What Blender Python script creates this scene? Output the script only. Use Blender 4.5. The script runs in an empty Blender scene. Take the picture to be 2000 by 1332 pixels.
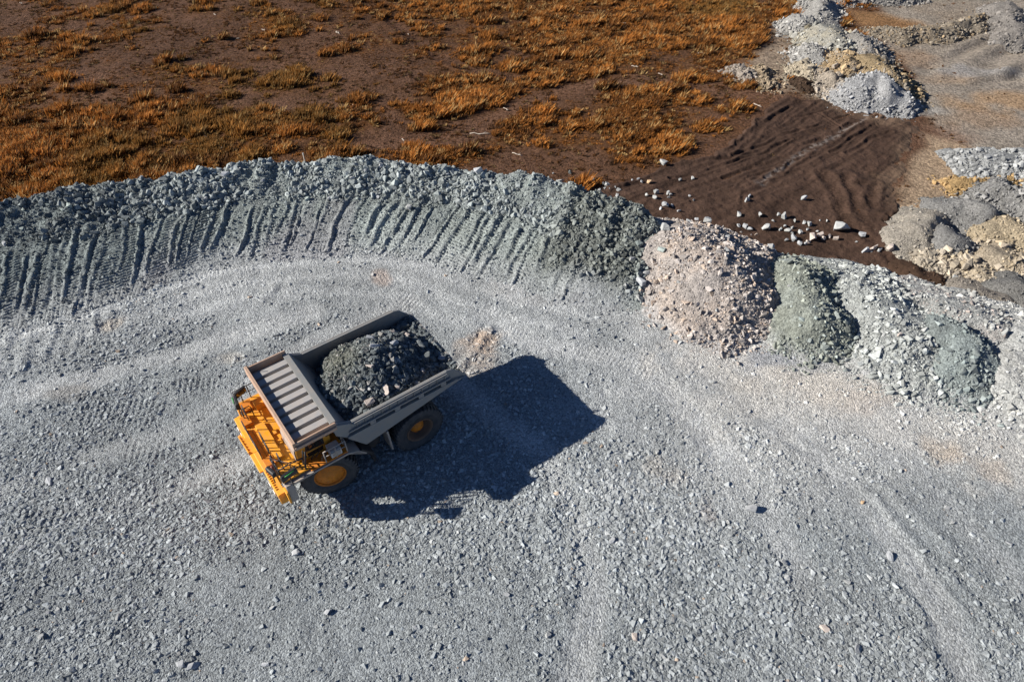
import bpy, bmesh, math, random
import numpy as np
from mathutils import Vector, Matrix, Euler, noise as mnoise

# ---------------------------------------------------------------- camera, sky, sun, exposure
S = bpy.context.scene
COL = S.collection
CAM_H, CAM_P, CAM_F = 32.489, math.radians(45.907), 1333.0
cd = bpy.data.cameras.new('camera'); cam = bpy.data.objects.new('camera', cd); COL.objects.link(cam)
cam.location = (0, 0, CAM_H); cam.rotation_euler = (math.pi/2 - CAM_P, 0, 0)
cd.sensor_width = 36; cd.sensor_fit = 'HORIZONTAL'; cd.lens = CAM_F/2000*36
cd.clip_start = .5; cd.clip_end = 5000
S.camera = cam
SUN_EL = math.radians(28.3)
SUN_DIR = Vector((math.cos(SUN_EL)*.9992, math.cos(SUN_EL)*.040, -math.sin(SUN_EL)))
W = bpy.data.worlds.new('World'); S.world = W; W.use_nodes = True
nt = W.node_tree; nt.nodes.clear()
sky = nt.nodes.new('ShaderNodeTexSky'); sky.sky_type = 'NISHITA'; sky.sun_disc = False
sky.sun_elevation = SUN_EL; sky.sun_rotation = math.radians(267.7)
sky.altitude = 2500; sky.air_density = .8; sky.dust_density = .2; sky.ozone_density = 2.0
bg = nt.nodes.new('ShaderNodeBackground'); bg.inputs['Strength'].default_value = .05
wo = nt.nodes.new('ShaderNodeOutputWorld')
sm = nt.nodes.new('ShaderNodeVectorMath'); sm.operation = 'MULTIPLY'; sm.inputs[1].default_value = (.86, .98, 1.16)   # clear, deep blue autumn sky
nt.links.new(sky.outputs[0], sm.inputs[0]); nt.links.new(sm.outputs[0], bg.inputs[0]); nt.links.new(bg.outputs[0], wo.inputs[0])
sl = bpy.data.lights.new('sun', 'SUN'); sl.energy = 5.0; sl.angle = math.radians(.5); sl.color = (1, .95, .87)
so = bpy.data.objects.new('sun', sl); COL.objects.link(so)
so.rotation_euler = SUN_DIR.to_track_quat('-Z', 'Y').to_euler(); so.location = (-60, 0, 60)
S.view_settings.view_transform = 'Standard'; S.view_settings.look = 'None'
S.view_settings.exposure = 0.6; S.view_settings.gamma = 1
S.cycles.max_bounces = 5; S.cycles.diffuse_bounces = 2; S.cycles.glossy_bounces = 2

rng = np.random.default_rng(7)
random.seed(7)

# ---------------------------------------------------------------- helpers
def at(px, py, z=0.0):
    """ground point (x, y) seen at a photograph pixel, on the level z"""
    cx, cy = (px-1000)/CAM_F, (666-py)/CAM_F
    d = np.array([cx, math.cos(CAM_P)+cy*math.sin(CAM_P), -math.sin(CAM_P)+cy*math.cos(CAM_P)])
    t = (z-CAM_H)/d[2]
    return np.array([d[0]*t, d[1]*t])

def pxscale(x, y, z):            # photograph pixels per metre at a point
    return CAM_F/(y*math.cos(CAM_P)+(CAM_H-z)*math.sin(CAM_P))

def _hash(ix, iy, seed):
    h = (ix.astype(np.int64)*374761393 + iy.astype(np.int64)*668265263 + seed*974634777) & 0xffffffff
    h = ((h ^ (h >> 13))*1274126177) & 0xffffffff
    h = (h ^ (h >> 16)) & 0xffffffff
    return h.astype(np.float64)/4294967295.0

def vn(x, y, seed=0):            # value noise, -1..1
    ix, iy = np.floor(x), np.floor(y)
    fx, fy = x-ix, y-iy
    ux, uy = fx*fx*(3-2*fx), fy*fy*(3-2*fy)
    a, b = _hash(ix, iy, seed), _hash(ix+1, iy, seed)
    c, d = _hash(ix, iy+1, seed), _hash(ix+1, iy+1, seed)
    return (a*(1-ux)*(1-uy)+b*ux*(1-uy)+c*(1-ux)*uy+d*ux*uy)*2-1

def fbm(x, y, seed=0, oct=4, lac=2.03, gain=.5):
    s = 0; a = 1; n = 0
    for o in range(oct):
        s = s+a*vn(x+17.3*o, y-9.1*o, seed+o); n += a; a *= gain; x = x*lac; y = y*lac
    return s/n

def sstep(a, b, x):
    t = np.clip((x-a)/(b-a), 0, 1)
    return t*t*(3-2*t)

def seg_dist(x, y, poly, closed=False):   # distance to a polyline
    P = np.asarray(poly, float); best = np.full(np.shape(x), 1e9)
    n = len(P) if closed else len(P)-1
    for i in range(n):
        a, b = P[i], P[(i+1) % len(P)]
        d = b-a; L = max((d*d).sum(), 1e-9)
        t = np.clip(((x-a[0])*d[0]+(y-a[1])*d[1])/L, 0, 1)
        best = np.minimum(best, np.hypot(x-a[0]-t*d[0], y-a[1]-t*d[1]))
    return best

def poly_sd(x, y, poly):                  # signed distance, positive inside
    P = np.asarray(poly, float); inside = np.zeros(np.shape(x), bool)
    for i in range(len(P)):
        a, b = P[i], P[i-1]
        c = ((a[1] > y) != (b[1] > y)) & (x < (b[0]-a[0])*(y-a[1])/(b[1]-a[1]+1e-12)+a[0])
        inside ^= c
    d = seg_dist(x, y, poly, True)
    return np.where(inside, d, -d)

def pxpoly(L, z): return [at(p, q, z) for p, q in L]

def mix(a, b, m):
    return a*(1-m[..., None])+np.asarray(b)*m[..., None]

def link(o, parent=None):
    COL.objects.link(o)
    if parent: o.parent = parent
    return o

def tag(o, label=None, cat=None, group=None, kind=None):
    if label: o['label'] = label
    if cat: o['category'] = cat
    if group: o['group'] = group
    if kind: o['kind'] = kind
    return o

def np_mesh(name, V, F, col=None, smooth=True):
    """mesh from arrays; F is (n,3) or (n,4)"""
    me = bpy.data.meshes.new(name); V = np.asarray(V, np.float32); F = np.asarray(F, np.int32)
    k = F.shape[1]
    me.vertices.add(len(V)); me.vertices.foreach_set('co', V.ravel())
    me.loops.add(F.size); me.loops.foreach_set('vertex_index', F.ravel())
    me.polygons.add(len(F)); me.polygons.foreach_set('loop_start', np.arange(0, F.size, k, dtype=np.int32))
    me.polygons.foreach_set('use_smooth', np.full(len(F), smooth))
    me.update(calc_edges=True)
    if col is not None:
        a = me.color_attributes.new('Col', 'FLOAT_COLOR', 'POINT')
        c = np.ones((len(V), 4), np.float32); c[:, :3] = np.clip(col, 0, 1); a.data.foreach_set('color', c.ravel())
    return me

def grid_faces(nx, ny):
    i = np.arange(nx*ny).reshape(ny, nx)
    return np.stack([i[:-1, :-1].ravel(), i[:-1, 1:].ravel(), i[1:, 1:].ravel(), i[1:, :-1].ravel()], 1)

def prune(V, F, keepf, col):
    F = F[keepf]; used = np.unique(F); m = np.zeros(len(V), np.int64); m[used] = np.arange(len(used))
    return V[used], m[F], col[used]

# ---------------------------------------------------------------- materials
def new_mat(name):
    m = bpy.data.materials.new(name); m.use_nodes = True
    n = m.node_tree.nodes; b = n['Principled BSDF']
    b.inputs['Specular IOR Level'].default_value = .2
    return m, n, m.node_tree.links, b

def N(n, t, **kw):
    x = n.new(t)
    for k, v in kw.items(): setattr(x, k, v)
    return x

def earth_mat(name, cell=9., cell_amt=.5, bump=.05, fine=30., rough=.95, stones=True):
    """soil or gravel: colour from the surface's own colour map, broken up by pebble cells and grain"""
    m, n, l, b = new_mat(name)
    a = N(n, 'ShaderNodeAttribute', attribute_name='Col')
    tc = N(n, 'ShaderNodeNewGeometry')
    v = N(n, 'ShaderNodeTexVoronoi'); v.inputs['Scale'].default_value = cell; v.inputs['Randomness'].default_value = 1
    l.new(tc.outputs['Position'], v.inputs['Vector'])
    no = N(n, 'ShaderNodeTexNoise'); no.inputs['Scale'].default_value = fine; no.inputs['Detail'].default_value = 4
    no.inputs['Roughness'].default_value = .7
    l.new(tc.outputs['Position'], no.inputs['Vector'])
    sp = N(n, 'ShaderNodeSeparateColor'); l.new(v.outputs['Color'], sp.inputs[0])
    ma = N(n, 'ShaderNodeMath', operation='MULTIPLY_ADD'); l.new(sp.outputs[0], ma.inputs[0])
    ma.inputs[1].default_value = cell_amt; ma.inputs[2].default_value = 1-cell_amt*.5
    mb = N(n, 'ShaderNodeMath', operation='MULTIPLY_ADD'); l.new(no.outputs[0], mb.inputs[0])
    mb.inputs[1].default_value = .9; mb.inputs[2].default_value = .55
    mm = N(n, 'ShaderNodeMath', operation='MULTIPLY'); l.new(ma.outputs[0], mm.inputs[0]); l.new(mb.outputs[0], mm.inputs[1])
    vm = N(n, 'ShaderNodeVectorMath', operation='SCALE'); l.new(a.outputs['Color'], vm.inputs[0]); l.new(mm.outputs[0], vm.inputs['Scale'])
    l.new(vm.outputs[0], b.inputs['Base Color']); b.inputs['Roughness'].default_value = rough
    b.inputs['Specular IOR Level'].default_value = .1
    h = N(n, 'ShaderNodeMath', operation='MULTIPLY_ADD'); l.new(v.outputs['Distance'], h.inputs[0]); h.inputs[1].default_value = -cell*.09
    l.new(no.outputs[0], h.inputs[2])
    bp = N(n, 'ShaderNodeBump'); bp.inputs['Strength'].default_value = 1; bp.inputs['Distance'].default_value = bump
    l.new(h.outputs[0], bp.inputs['Height']); l.new(bp.outputs[0], b.inputs['Normal'])
    return m

def stone_mat(name, col=(1, 1, 1), instancer=True, var=.35):
    m, n, l, b = new_mat(name)
    oi = N(n, 'ShaderNodeObjectInfo')
    no = N(n, 'ShaderNodeTexNoise'); no.inputs['Scale'].default_value = 3 if not instancer else 2.2; no.inputs['Detail'].default_value = 5
    no.inputs['Roughness'].default_value = .65
    tc = N(n, 'ShaderNodeTexCoord'); l.new(tc.outputs['Object'], no.inputs['Vector'])
    ma = N(n, 'ShaderNodeMath', operation='MULTIPLY_ADD'); l.new(oi.outputs['Random'], ma.inputs[0]); ma.inputs[1].default_value = var*2; ma.inputs[2].default_value = 1-var
    mb = N(n, 'ShaderNodeMath', operation='MULTIPLY_ADD'); l.new(no.outputs[0], mb.inputs[0]); mb.inputs[1].default_value = .7; mb.inputs[2].default_value = .65
    mm = N(n, 'ShaderNodeMath', operation='MULTIPLY'); l.new(ma.outputs[0], mm.inputs[0]); l.new(mb.outputs[0], mm.inputs[1])
    vm = N(n, 'ShaderNodeVectorMath', operation='SCALE'); l.new(mm.outputs[0], vm.inputs['Scale'])
    if instancer:
        a = N(n, 'ShaderNodeAttribute', attribute_type='INSTANCER', attribute_name='tint'); l.new(a.outputs['Color'], vm.inputs[0])
    else:
        vm.inputs[0].default_value = col
    l.new(vm.outputs[0], b.inputs['Base Color']); b.inputs['Roughness'].default_value = .85
    b.inputs['Specular IOR Level'].default_value = .18
    bp = N(n, 'ShaderNodeBump'); bp.inputs['Strength'].default_value = .6; bp.inputs['Distance'].default_value = .06
    l.new(no.outputs[0], bp.inputs['Height']); l.new(bp.outputs[0], b.inputs['Normal'])
    return m

def paint_mat(name, col, rough=.5, dirt=(.30, .24, .18), dirt_amt=.45, scale=2.2, metal=0, spec=.4, thresh=.5):
    m, n, l, b = new_mat(name)
    tc = N(n, 'ShaderNodeTexCoord')
    no = N(n, 'ShaderNodeTexNoise'); no.inputs['Scale'].default_value = scale; no.inputs['Detail'].default_value = 7; no.inputs['Roughness'].default_value = .68
    l.new(tc.outputs['Object'], no.inputs['Vector'])
    r = N(n, 'ShaderNodeValToRGB'); r.color_ramp.elements[0].position = thresh-.12; r.color_ramp.elements[1].position = thresh+.22
    l.new(no.outputs[0], r.inputs[0])
    mu = N(n, 'ShaderNodeMath', operation='MULTIPLY'); l.new(r.outputs[0], mu.inputs[0]); mu.inputs[1].default_value = dirt_amt
    mx = N(n, 'ShaderNodeMix', data_type='RGBA'); l.new(mu.outputs[0], mx.inputs['Factor'])
    mx.inputs['A'].default_value = (*col, 1); mx.inputs['B'].default_value = (*dirt, 1)
    l.new(mx.outputs['Result'], b.inputs['Base Color'])
    ra = N(n, 'ShaderNodeMath', operation='MULTIPLY_ADD'); l.new(mu.outputs[0], ra.inputs[0]); ra.inputs[1].default_value = .5; ra.inputs[2].default_value = rough
    l.new(ra.outputs[0], b.inputs['Roughness']); b.inputs['Metallic'].default_value = metal
    b.inputs['Specular IOR Level'].default_value = spec
    bp = N(n, 'ShaderNodeBump'); bp.inputs['Strength'].default_value = .25; bp.inputs['Distance'].default_value = .02
    l.new(no.outputs[0], bp.inputs['Height']); l.new(bp.outputs[0], b.inputs['Normal'])
    return m

M = {}
M['gravel'] = earth_mat('gravel ground', 11, .75, .05, 24)
M['rubble'] = earth_mat('rubble ground', 8, .6, .07, 18)
M['soil'] = earth_mat('brown soil', 4.5, .7, .16, 7)
M['loam'] = earth_mat('bulldozed soil', 5, .25, .05, 10)
M['stone'] = stone_mat('gravel stone')
M['grey'] = stone_mat('grey rock', (.40, .41, .42), False, .22)
M['pale'] = stone_mat('pale rock', (.41, .415, .405), False, .15)
M['tan'] = stone_mat('tan rock', (.52, .36, .22), False, .15)
M['green'] = stone_mat('greenish rock', (.30, .34, .32), False, .22)
M['dark'] = stone_mat('dark rock', (.17, .185, .185), False, .3)
M['pink'] = stone_mat('pinkish rock', (.50, .43, .38), False, .15)
M['yellow'] = paint_mat('yellow paint', (.92, .37, .008), .45, (.44, .27, .11), .6, 3.4, thresh=.47)
M['orange'] = paint_mat('dirty orange paint', (.80, .25, .010), .5, (.20, .10, .05), .5, 3.0, thresh=.45)
M['body'] = paint_mat('worn grey steel', (.235, .245, .245), .6, (.33, .29, .25), .75, 2.4, thresh=.47)
M['canopy'] = paint_mat('worn beige steel', (.38, .37, .36), .55, (.47, .41, .36), .8, 2.6, thresh=.48)
M['tan_edge'] = paint_mat('tan steel edge', (.52, .36, .26), .55, (.40, .22, .13), .6, 4)  # flange colour, a lighter and more orange tan than the canopy
M['rubber'] = paint_mat('tyre rubber', (.05, .053, .058), .75, (.13, .12, .115), .8, 2.5, spec=.25)
M['rimsteel'] = paint_mat('rusty rim steel', (.13, .085, .06), .6, (.22, .13, .08), .7, 3)
M['black'] = paint_mat('black metal', (.018, .018, .022), .45, (.06, .055, .05), .5, 3)
M['frame'] = paint_mat('greasy frame steel', (.05, .05, .052), .6, (.12, .10, .085), .7, 1.5)
M['tube'] = paint_mat('dark handrail paint', (.035, .03, .035), .45, (.10, .09, .08), .4, 4)
M['fender'] = paint_mat('dusty grey fender', (.34, .31, .28), .6, (.42, .33, .26), .6, 2)
M['white'] = paint_mat('dusty white housing', (.58, .57, .54), .5, (.40, .35, .30), .5, 3)
M['green_edge'] = paint_mat('green edge paint', (.05, .42, .08), .4, (.1, .2, .1), .3, 4)
def glass_mat():
    m, n, l, b = new_mat('cab glass')
    b.inputs['Base Color'].default_value = (.02, .024, .026, 1); b.inputs['Roughness'].default_value = .06
    b.inputs['Specular IOR Level'].default_value = .9
    return m
M['glass'] = glass_mat()
M['pale_glass'] = paint_mat('pale windscreen', (.40, .34, .30), .3, (.52, .43, .36), .7, 2, spec=.6)  # opaque pale beige in place of clear glass
M['lamp'] = paint_mat('lamp lens', (.75, .75, .72), .15, (.5, .45, .4), .4, 5, spec=.8)
M['wood'] = paint_mat('bleached wood', (.62, .55, .47), .8, (.35, .26, .18), .6, 4)

def grass_mat():
    m, n, l, b = new_mat('dry grass')
    a = N(n, 'ShaderNodeAttribute', attribute_name='Col')
    l.new(a.outputs['Color'], b.inputs['Base Color']); b.inputs['Roughness'].default_value = .8
    tr = N(n, 'ShaderNodeBsdfTranslucent'); l.new(a.outputs['Color'], tr.inputs[0])
    mx = N(n, 'ShaderNodeMixShader'); mx.inputs[0].default_value = .3
    l.new(b.outputs[0], mx.inputs[1]); l.new(tr.outputs[0], mx.inputs[2]); l.new(mx.outputs[0], n['Material Output'].inputs[0])
    return m
M['grass'] = grass_mat()

# ---------------------------------------------------------------- scattered stones: one object, stones grown by its nodes
def scatter(name, pts, rot, scl, tint, mat, nvar=10, seed=0, parent=None, cnt=18):
    me = bpy.data.meshes.new(name); n = len(pts)
    me.vertices.add(n); me.vertices.foreach_set('co', np.asarray(pts, np.float32).ravel())
    for nm, arr in (('rot', rot), ('scl', scl)):
        a = me.attributes.new(nm, 'FLOAT_VECTOR', 'POINT'); a.data.foreach_set('vector', np.asarray(arr, np.float32).ravel())
    a = me.attributes.new('pick', 'INT', 'POINT'); a.data.foreach_set('value', np.random.default_rng(seed).integers(0, nvar, n).astype(np.int32))
    a = me.attributes.new('tint', 'FLOAT_COLOR', 'POINT'); c = np.ones((n, 4), np.float32); c[:, :3] = np.clip(tint, 0, 1); a.data.foreach_set('color', c.ravel())
    me.materials.append(mat)
    o = link(bpy.data.objects.new(name, me), parent)
    t = bpy.data.node_groups.new(name+'_nodes', 'GeometryNodeTree')
    t.interface.new_socket('Geometry', in_out='INPUT', socket_type='NodeSocketGeometry')
    t.interface.new_socket('Geometry', in_out='OUTPUT', socket_type='NodeSocketGeometry')
    nd, lk = t.nodes, t.links
    gi, go = nd.new('NodeGroupInput'), nd.new('NodeGroupOutput')
    g2i = nd.new('GeometryNodeGeometryToInstance')
    for k in range(nvar):
        p = nd.new('GeometryNodePoints'); p.inputs['Count'].default_value = cnt+(k % 4)
        r = nd.new('FunctionNodeRandomValue'); r.data_type = 'FLOAT_VECTOR'
        r.inputs[0].default_value = (-1, -1, -1); r.inputs[1].default_value = (1, 1, 1); r.inputs['Seed'].default_value = seed*31+k
        lk.new(r.outputs[0], p.inputs['Position'])
        h = nd.new('GeometryNodeConvexHull'); lk.new(p.outputs[0], h.inputs[0])
        s = nd.new('GeometryNodeSetMaterial'); s.inputs['Material'].default_value = mat; lk.new(h.outputs[0], s.inputs[0])
        lk.new(s.outputs[0], g2i.inputs[0])
    def attr(nm, ty):
        a = nd.new('GeometryNodeInputNamedAttribute'); a.data_type = ty; a.inputs['Name'].default_value = nm; return a.outputs[0]
    ip = nd.new('GeometryNodeInstanceOnPoints'); lk.new(gi.outputs[0], ip.inputs['Points']); lk.new(g2i.outputs[0], ip.inputs['Instance'])
    ip.inputs['Pick Instance'].default_value = True; lk.new(attr('pick', 'INT'), ip.inputs['Instance Index'])
    e = nd.new('FunctionNodeEulerToRotation'); lk.new(attr('rot', 'FLOAT_VECTOR'), e.inputs[0]); lk.new(e.outputs[0], ip.inputs['Rotation'])
    lk.new(attr('scl', 'FLOAT_VECTOR'), ip.inputs['Scale']); lk.new(ip.outputs[0], go.inputs[0])
    md = o.modifiers.new('stones', 'NODES'); md.node_group = t
    return o

def stone_arrays(r, flat=.55, tilt=.35, g=rng):
    n = len(r)
    rot = np.stack([g.normal(0, tilt, n), g.normal(0, tilt, n), g.uniform(0, 6.283, n)], 1)
    scl = np.stack([r*g.uniform(.85, 1.35, n), r*g.uniform(.65, 1.0, n), r*flat*g.uniform(.6, 1.3, n)], 1)
    return rot, scl

# individually built rocks share a few meshes
def rock_mesh(name, seed, mat, npts=16, squash=.75):
    rd = random.Random(seed); bm = bmesh.new()
    for _ in range(npts):
        v = Vector((rd.uniform(-1, 1), rd.uniform(-.85, .85), rd.uniform(-1, 1)))
        v = v*(.45+.55/max(abs(v.x), abs(v.y), abs(v.z), .3))*.78
        bm.verts.new((v.x, v.y*.85, v.z*squash))
    bmesh.ops.convex_hull(bm, input=bm.verts[:])
    bmesh.ops.delete(bm, geom=[v for v in bm.verts if not v.link_faces], context='VERTS')
    bmesh.ops.bevel(bm, geom=bm.edges[:], offset=.03, segments=1, affect='EDGES')
    bmesh.ops.triangulate(bm, faces=bm.faces[:])
    bmesh.ops.subdivide_edges(bm, edges=[e for e in bm.edges if e.calc_length() > .25], cuts=1)
    o = Vector((seed*3.1, seed*1.7, 0))
    for v in bm.verts:
        d = mnoise.fractal(v.co*2.1+o, 1., 2., 3)*.07
        v.co += v.co.normalized()*d*.8
    bmesh.ops.recalc_face_normals(bm, faces=bm.faces[:])
    me = bpy.data.meshes.new(name); bm.to_mesh(me); bm.free(); me.materials.append(mat)
    return me
ROCK = {k: [rock_mesh('rock_'+k, 100*j+i, M[k], 12+(i % 3)*4, (.7, .85, .6)[i % 3]) for i in range(6)]
        for j, k in enumerate(('grey', 'pale', 'tan', 'green', 'dark', 'pink'))}
def rock(name, x, y, z, r, kind, label, cat='rock', group=None, flat=1., sink=.25):
    o = link(bpy.data.objects.new(name, random.choice(ROCK[kind])))
    f = flat*random.uniform(.85, 1.15)
    o.scale = (r*random.uniform(.95, 1.2), r*random.uniform(.8, 1.05), r*f)
    o.rotation_euler = (random.uniform(-.3, .3), random.uniform(-.3, .3), random.uniform(0, 6.28))
    o.location = (x, y, z+r*f*(.72-sink))
    return tag(o, label, cat, group)

# ---------------------------------------------------------------- the worked bench: ground sheet with an embankment edge
FIELD_Z = -4.0
EDGE = [(-80, 18), (-52, 37), (-44, 41), (-36.7, 44.2), (-32.5, 46.1), (-27.2, 47.2), (-22, 48.9), (-15.9, 49.4), (-10.8, 49.3), (-7, 48.6),
        (-2.9, 48.1), (.4, 47.2), (3.6, 46), (6.3, 44.7), (8.9, 43.7), (11.3, 41.9), (14, 40.6), (17.5, 39.3), (21, 37.6), (25, 36.2), (29, 34.6), (33, 32.6), (40, 29), (80, 8)]
BENCH_POLY = EDGE+[(80, -60), (-80, -60)]
RIDGES = [([(1400, 860), (1520, 870), (1620, 905), (1705, 965), (1800, 1080), (1870, 1180), (1995, 1310)], .05, .25),
          ([(1750, 1140), (1798, 1195), (1812, 1232)], .06, .18), ([(1835, 1100), (1940, 1220), (2010, 1300)], .06, .2),
          ([(1560, 860), (1700, 930), (1850, 1060), (2000, 1230)], .06, .3),
          ([(870, 735), (925, 690), (962, 640)], .10, .22), ([(985, 690), (1010, 720)], .05, .3),
          ([(1100, 1180), (1060, 1060), (1075, 1000), (1110, 950)], .05, .35),
          ([(420, 600), (560, 560), (760, 560)], .06, .5), ([(150, 770), (330, 745), (480, 720)], .06, .3)]
RIDGES += [(L, h*.42, w*1.3) for L, h, w in [([(60, 655), (38, 725)], .16, .2), ([(108, 640), (88, 700)], .14, .18), ([(152, 645), (142, 692)], .12, .16), ([(186, 612), (178, 664)], .15, .16), ([(216, 600), (217, 640)], .12, .14), ([(22, 650), (4, 700)], .14, .2), ([(320, 640), (300, 660)], .1, .2), ([(535, 560), (515, 585)], .12, .3), ([(465, 650), (455, 680)], .1, .2)]]
RIDGES = [([at(p, q) for p, q in L], h, w) for L, h, w in RIDGES]
CLEATS = [((0, 650), (235, 725), 1), ((170, 775), (320, 835), 0), ((330, 738), (425, 768), 0), ((250, 850), (330, 900), 0), ((0, 990), (120, 1050), 0), ((350, 925), (430, 960), 0)]

BFOOT = [(-56, 16), (-49, 23), (-41, 27.5), (-33.7, 32.3), (-30.2, 34.1), (-26.1, 36.8), (-21.9, 39.4), (-16.6, 40.4), (-12.8, 40.6), (-9.6, 40.4), (-6.4, 39.7), (-3.3, 37.7), (-.5, 36.4), (2.2, 35.5), (5.2, 34.6), (8.3, 34.5)]
WHEEL_LANES = [[at(p, q) for p, q in L] for L in (
    [(-150, 1010), (150, 900), (330, 835), (480, 760), (620, 660), (800, 590)], [(-150, 1130), (120, 1010), (330, 950), (520, 880)],
    [(900, 760), (1060, 880), (1130, 1000), (1150, 1150), (1120, 1340)], [(1210, 690), (1340, 800), (1480, 960), (1580, 1140), (1640, 1350)], [(1380, 720), (1560, 850), (1720, 1020), (1850, 1200), (1920, 1350)],
    [(1640, 800), (1780, 900), (1950, 1080), (2100, 1250)], [(950, 610), (1060, 680), (1200, 700), (1400, 720), (1700, 830)], [(-100, 800), (150, 745), (350, 690), (600, 610)])]
def bands(x, y):                 # compacted passes along the berm foot, and wheel lanes on the open floor
    d = seg_dist(x, y, BFOOT)+.25*vn(x*.3, y*.3, 13)
    b = np.exp(-((d-.75)/.45)**2)+.8*np.exp(-((d-2.5)/.5)**2)*(vn(x*.12, y*.12, 14) > -.2)+.6*np.exp(-((d-4.3)/.5)**2)*(vn(x*.1, y*.1, 15) > .0)
    w = np.zeros(np.shape(x))
    for i, L in enumerate(WHEEL_LANES):
        e = seg_dist(x+.5*vn(x*.2, y*.2, 16+i), y+.5*vn(x*.2, y*.2, 26+i), L); w = np.maximum(w, np.exp(-(e/.85)**4)*np.clip(.75+.8*vn(x*.25, y*.25, 36+i), 0, 1))
    return np.clip(b, 0, 1), w, d
def bench_z(x, y):
    b, w, d = bands(x, y)
    arc = np.where(x < -8, x*.85+y*.5, x*.9-y*.45)
    rib = np.abs((arc/.29+.15*vn(x*1.5, y*1.5, 12)) % 1-.5)*4-1
    z = b*.030*rib*sstep(-.2, .3, vn(x*.35, y*.35, 17))*(x < 3)-.055*w+w*.020*rib*sstep(.1, .4, vn(x*.4, y*.4, 18))
    z = z+.16*fbm(x*.12, y*.12, 3, 3)+.05*fbm(x*.7, y*.7, 11, 3)+.03*fbm(x*2.6, y*2.6, 5, 2)
    for L, h, w in RIDGES:
        d = seg_dist(x+.15*vn(x*1.1, y*1.1, 2), y+.15*vn(x*1.1+9, y*1.1, 4), L)
        z = z+h*np.exp(-(d/w)**2)*(.75+.5*vn(x*2, y*2, 8))-.5*h*np.exp(-((d-w*2.2)/w)**2)
    for (p0, q0), (p1, q1), turn in CLEATS:
        a, b = at(p0, q0), at(p1, q1); cx, cy = (a+b)/2
        m = sstep(1.0, .75, np.abs(x-cx)/abs(b[0]-a[0])*2)*sstep(1.0, .7, np.abs(y-cy)/abs(b[1]-a[1])*2)
        z = z+m*.032*np.sin(6.283*((y-.15*x if turn else x+.12*(y-cy))+.05*vn(x, y, 9))/(.28 if turn else .36))*(vn(x*.8, y*.8, 21) > -.4)
    return z

print('ground')
xs = np.concatenate([np.linspace(-80, -43, 38)[:-1], np.arange(-43, 12, .085), np.arange(12, 43, .12), np.linspace(43, 80, 38)])
ys = np.concatenate([np.linspace(-60, 5, 27)[:-1], np.arange(5, 27, .12), np.arange(27, 41.5, .075), np.arange(41.5, 51.5, .16), np.linspace(51.5, 60, 20)])
X, Y = np.meshgrid(xs, ys); x, y = X.ravel(), Y.ravel()
sd = poly_sd(x, y, BENCH_POLY)
Z = bench_z(x, y)-np.maximum(0, 2.5-sd)*.72
def blotch(x, y, c, p, q, rx, ry, col, amt, seed):
    a = at(p, q); d = np.hypot((x-a[0])/rx, (y-a[1])/ry)+.55*fbm(x*.8, y*.8, seed, 3)
    return mix(c, col, amt*sstep(1.0, .3, d))
def bench_col(x, y):
    big = fbm(x*.09, y*.09, 40, 4); med = fbm(x*.35, y*.35, 50, 4)
    pale = sstep(24, 42, y+4*big)*.55+sstep(1, 17, x-(y-30)*.1+5*med)*sstep(15, 24, y+4*big)*.85         # dustier and paler towards the tip edge
    gc = mix(np.tile(np.array([.295, .318, .326]), (len(x), 1)), (.50, .50, .485), np.clip(pale, 0, 1))
    bd, wl, _ = bands(x, y)
    gc = mix(gc, (.53, .545, .54), .8*bd*sstep(9, 4, x)); gc = mix(gc, (.48, .49, .485), .65*wl)
    gc = gc*(1+.22*big+.16*med)[:, None]
    for p, q, rx, ry, col, amt in [(950, 665, 1.6, 1.5, (.47, .34, .24), .75), (930, 690, 1.6, 2.2, (.47, .36, .28), .5), (745, 545, 1.0, 1.3, (.42, .32, .26), .6), (212, 635, 1.3, 1.2, (.45, .38, .30), .6),
                                   (1570, 745, 6, 2.6, (.58, .53, .46), .65), (1690, 780, 3.4, 1.6, (.56, .48, .40), .5), (1390, 705, 5, 2.2, (.60, .57, .52), .6), (1560, 770, 7, 3, (.60, .56, .50), .5), (1780, 840, 5, 2, (.56, .54, .50), .5), (1930, 870, 4, 4, (.58, .55, .50), .5), (1440, 790, 5, 4, (.50, .49, .46), .5), (1850, 885, 1.6, 1.3, (.58, .46, .34), .5), (1940, 920, 1.2, 1, (.56, .46, .36), .4),
                                   (1490, 700, 2.8, 1, (.25, .27, .31), .55), (1590, 715, 1.8, 1, (.26, .28, .31), .5), (1310, 935, 1, 1.2, (.36, .32, .28), .6), (1380, 1000, .6, 1.2, (.36, .30, .27), .5), (1280, 910, .8, 1, (.38, .33, .27), .5),
                                   (450, 700, 1.2, .8, (.50, .47, .42), .6), (130, 770, 2, 1, (.24, .22, .2), .5), (1060, 560, 5, 2.2, (.44, .43, .41), .5), (188, 1083, .12, .14, (.25, .08, .04), .9), (330, 1040, .5, .3, (.5, .48, .45), .6)]:
        gc = blotch(x, y, gc, p, q, rx, ry, col, amt, int(p))
    return gc
gc = bench_col(x, y)
F = grid_faces(len(xs), len(ys)); keep = (Z[F] > -5.2).all(1)
V, F, c = prune(np.stack([x, y, Z], 1), F, keep, gc)
me = np_mesh('gravel_ground', V, F, c); me.materials.append(M['gravel'])
tag(link(bpy.data.objects.new('gravel_ground', me)), kind='structure')

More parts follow.
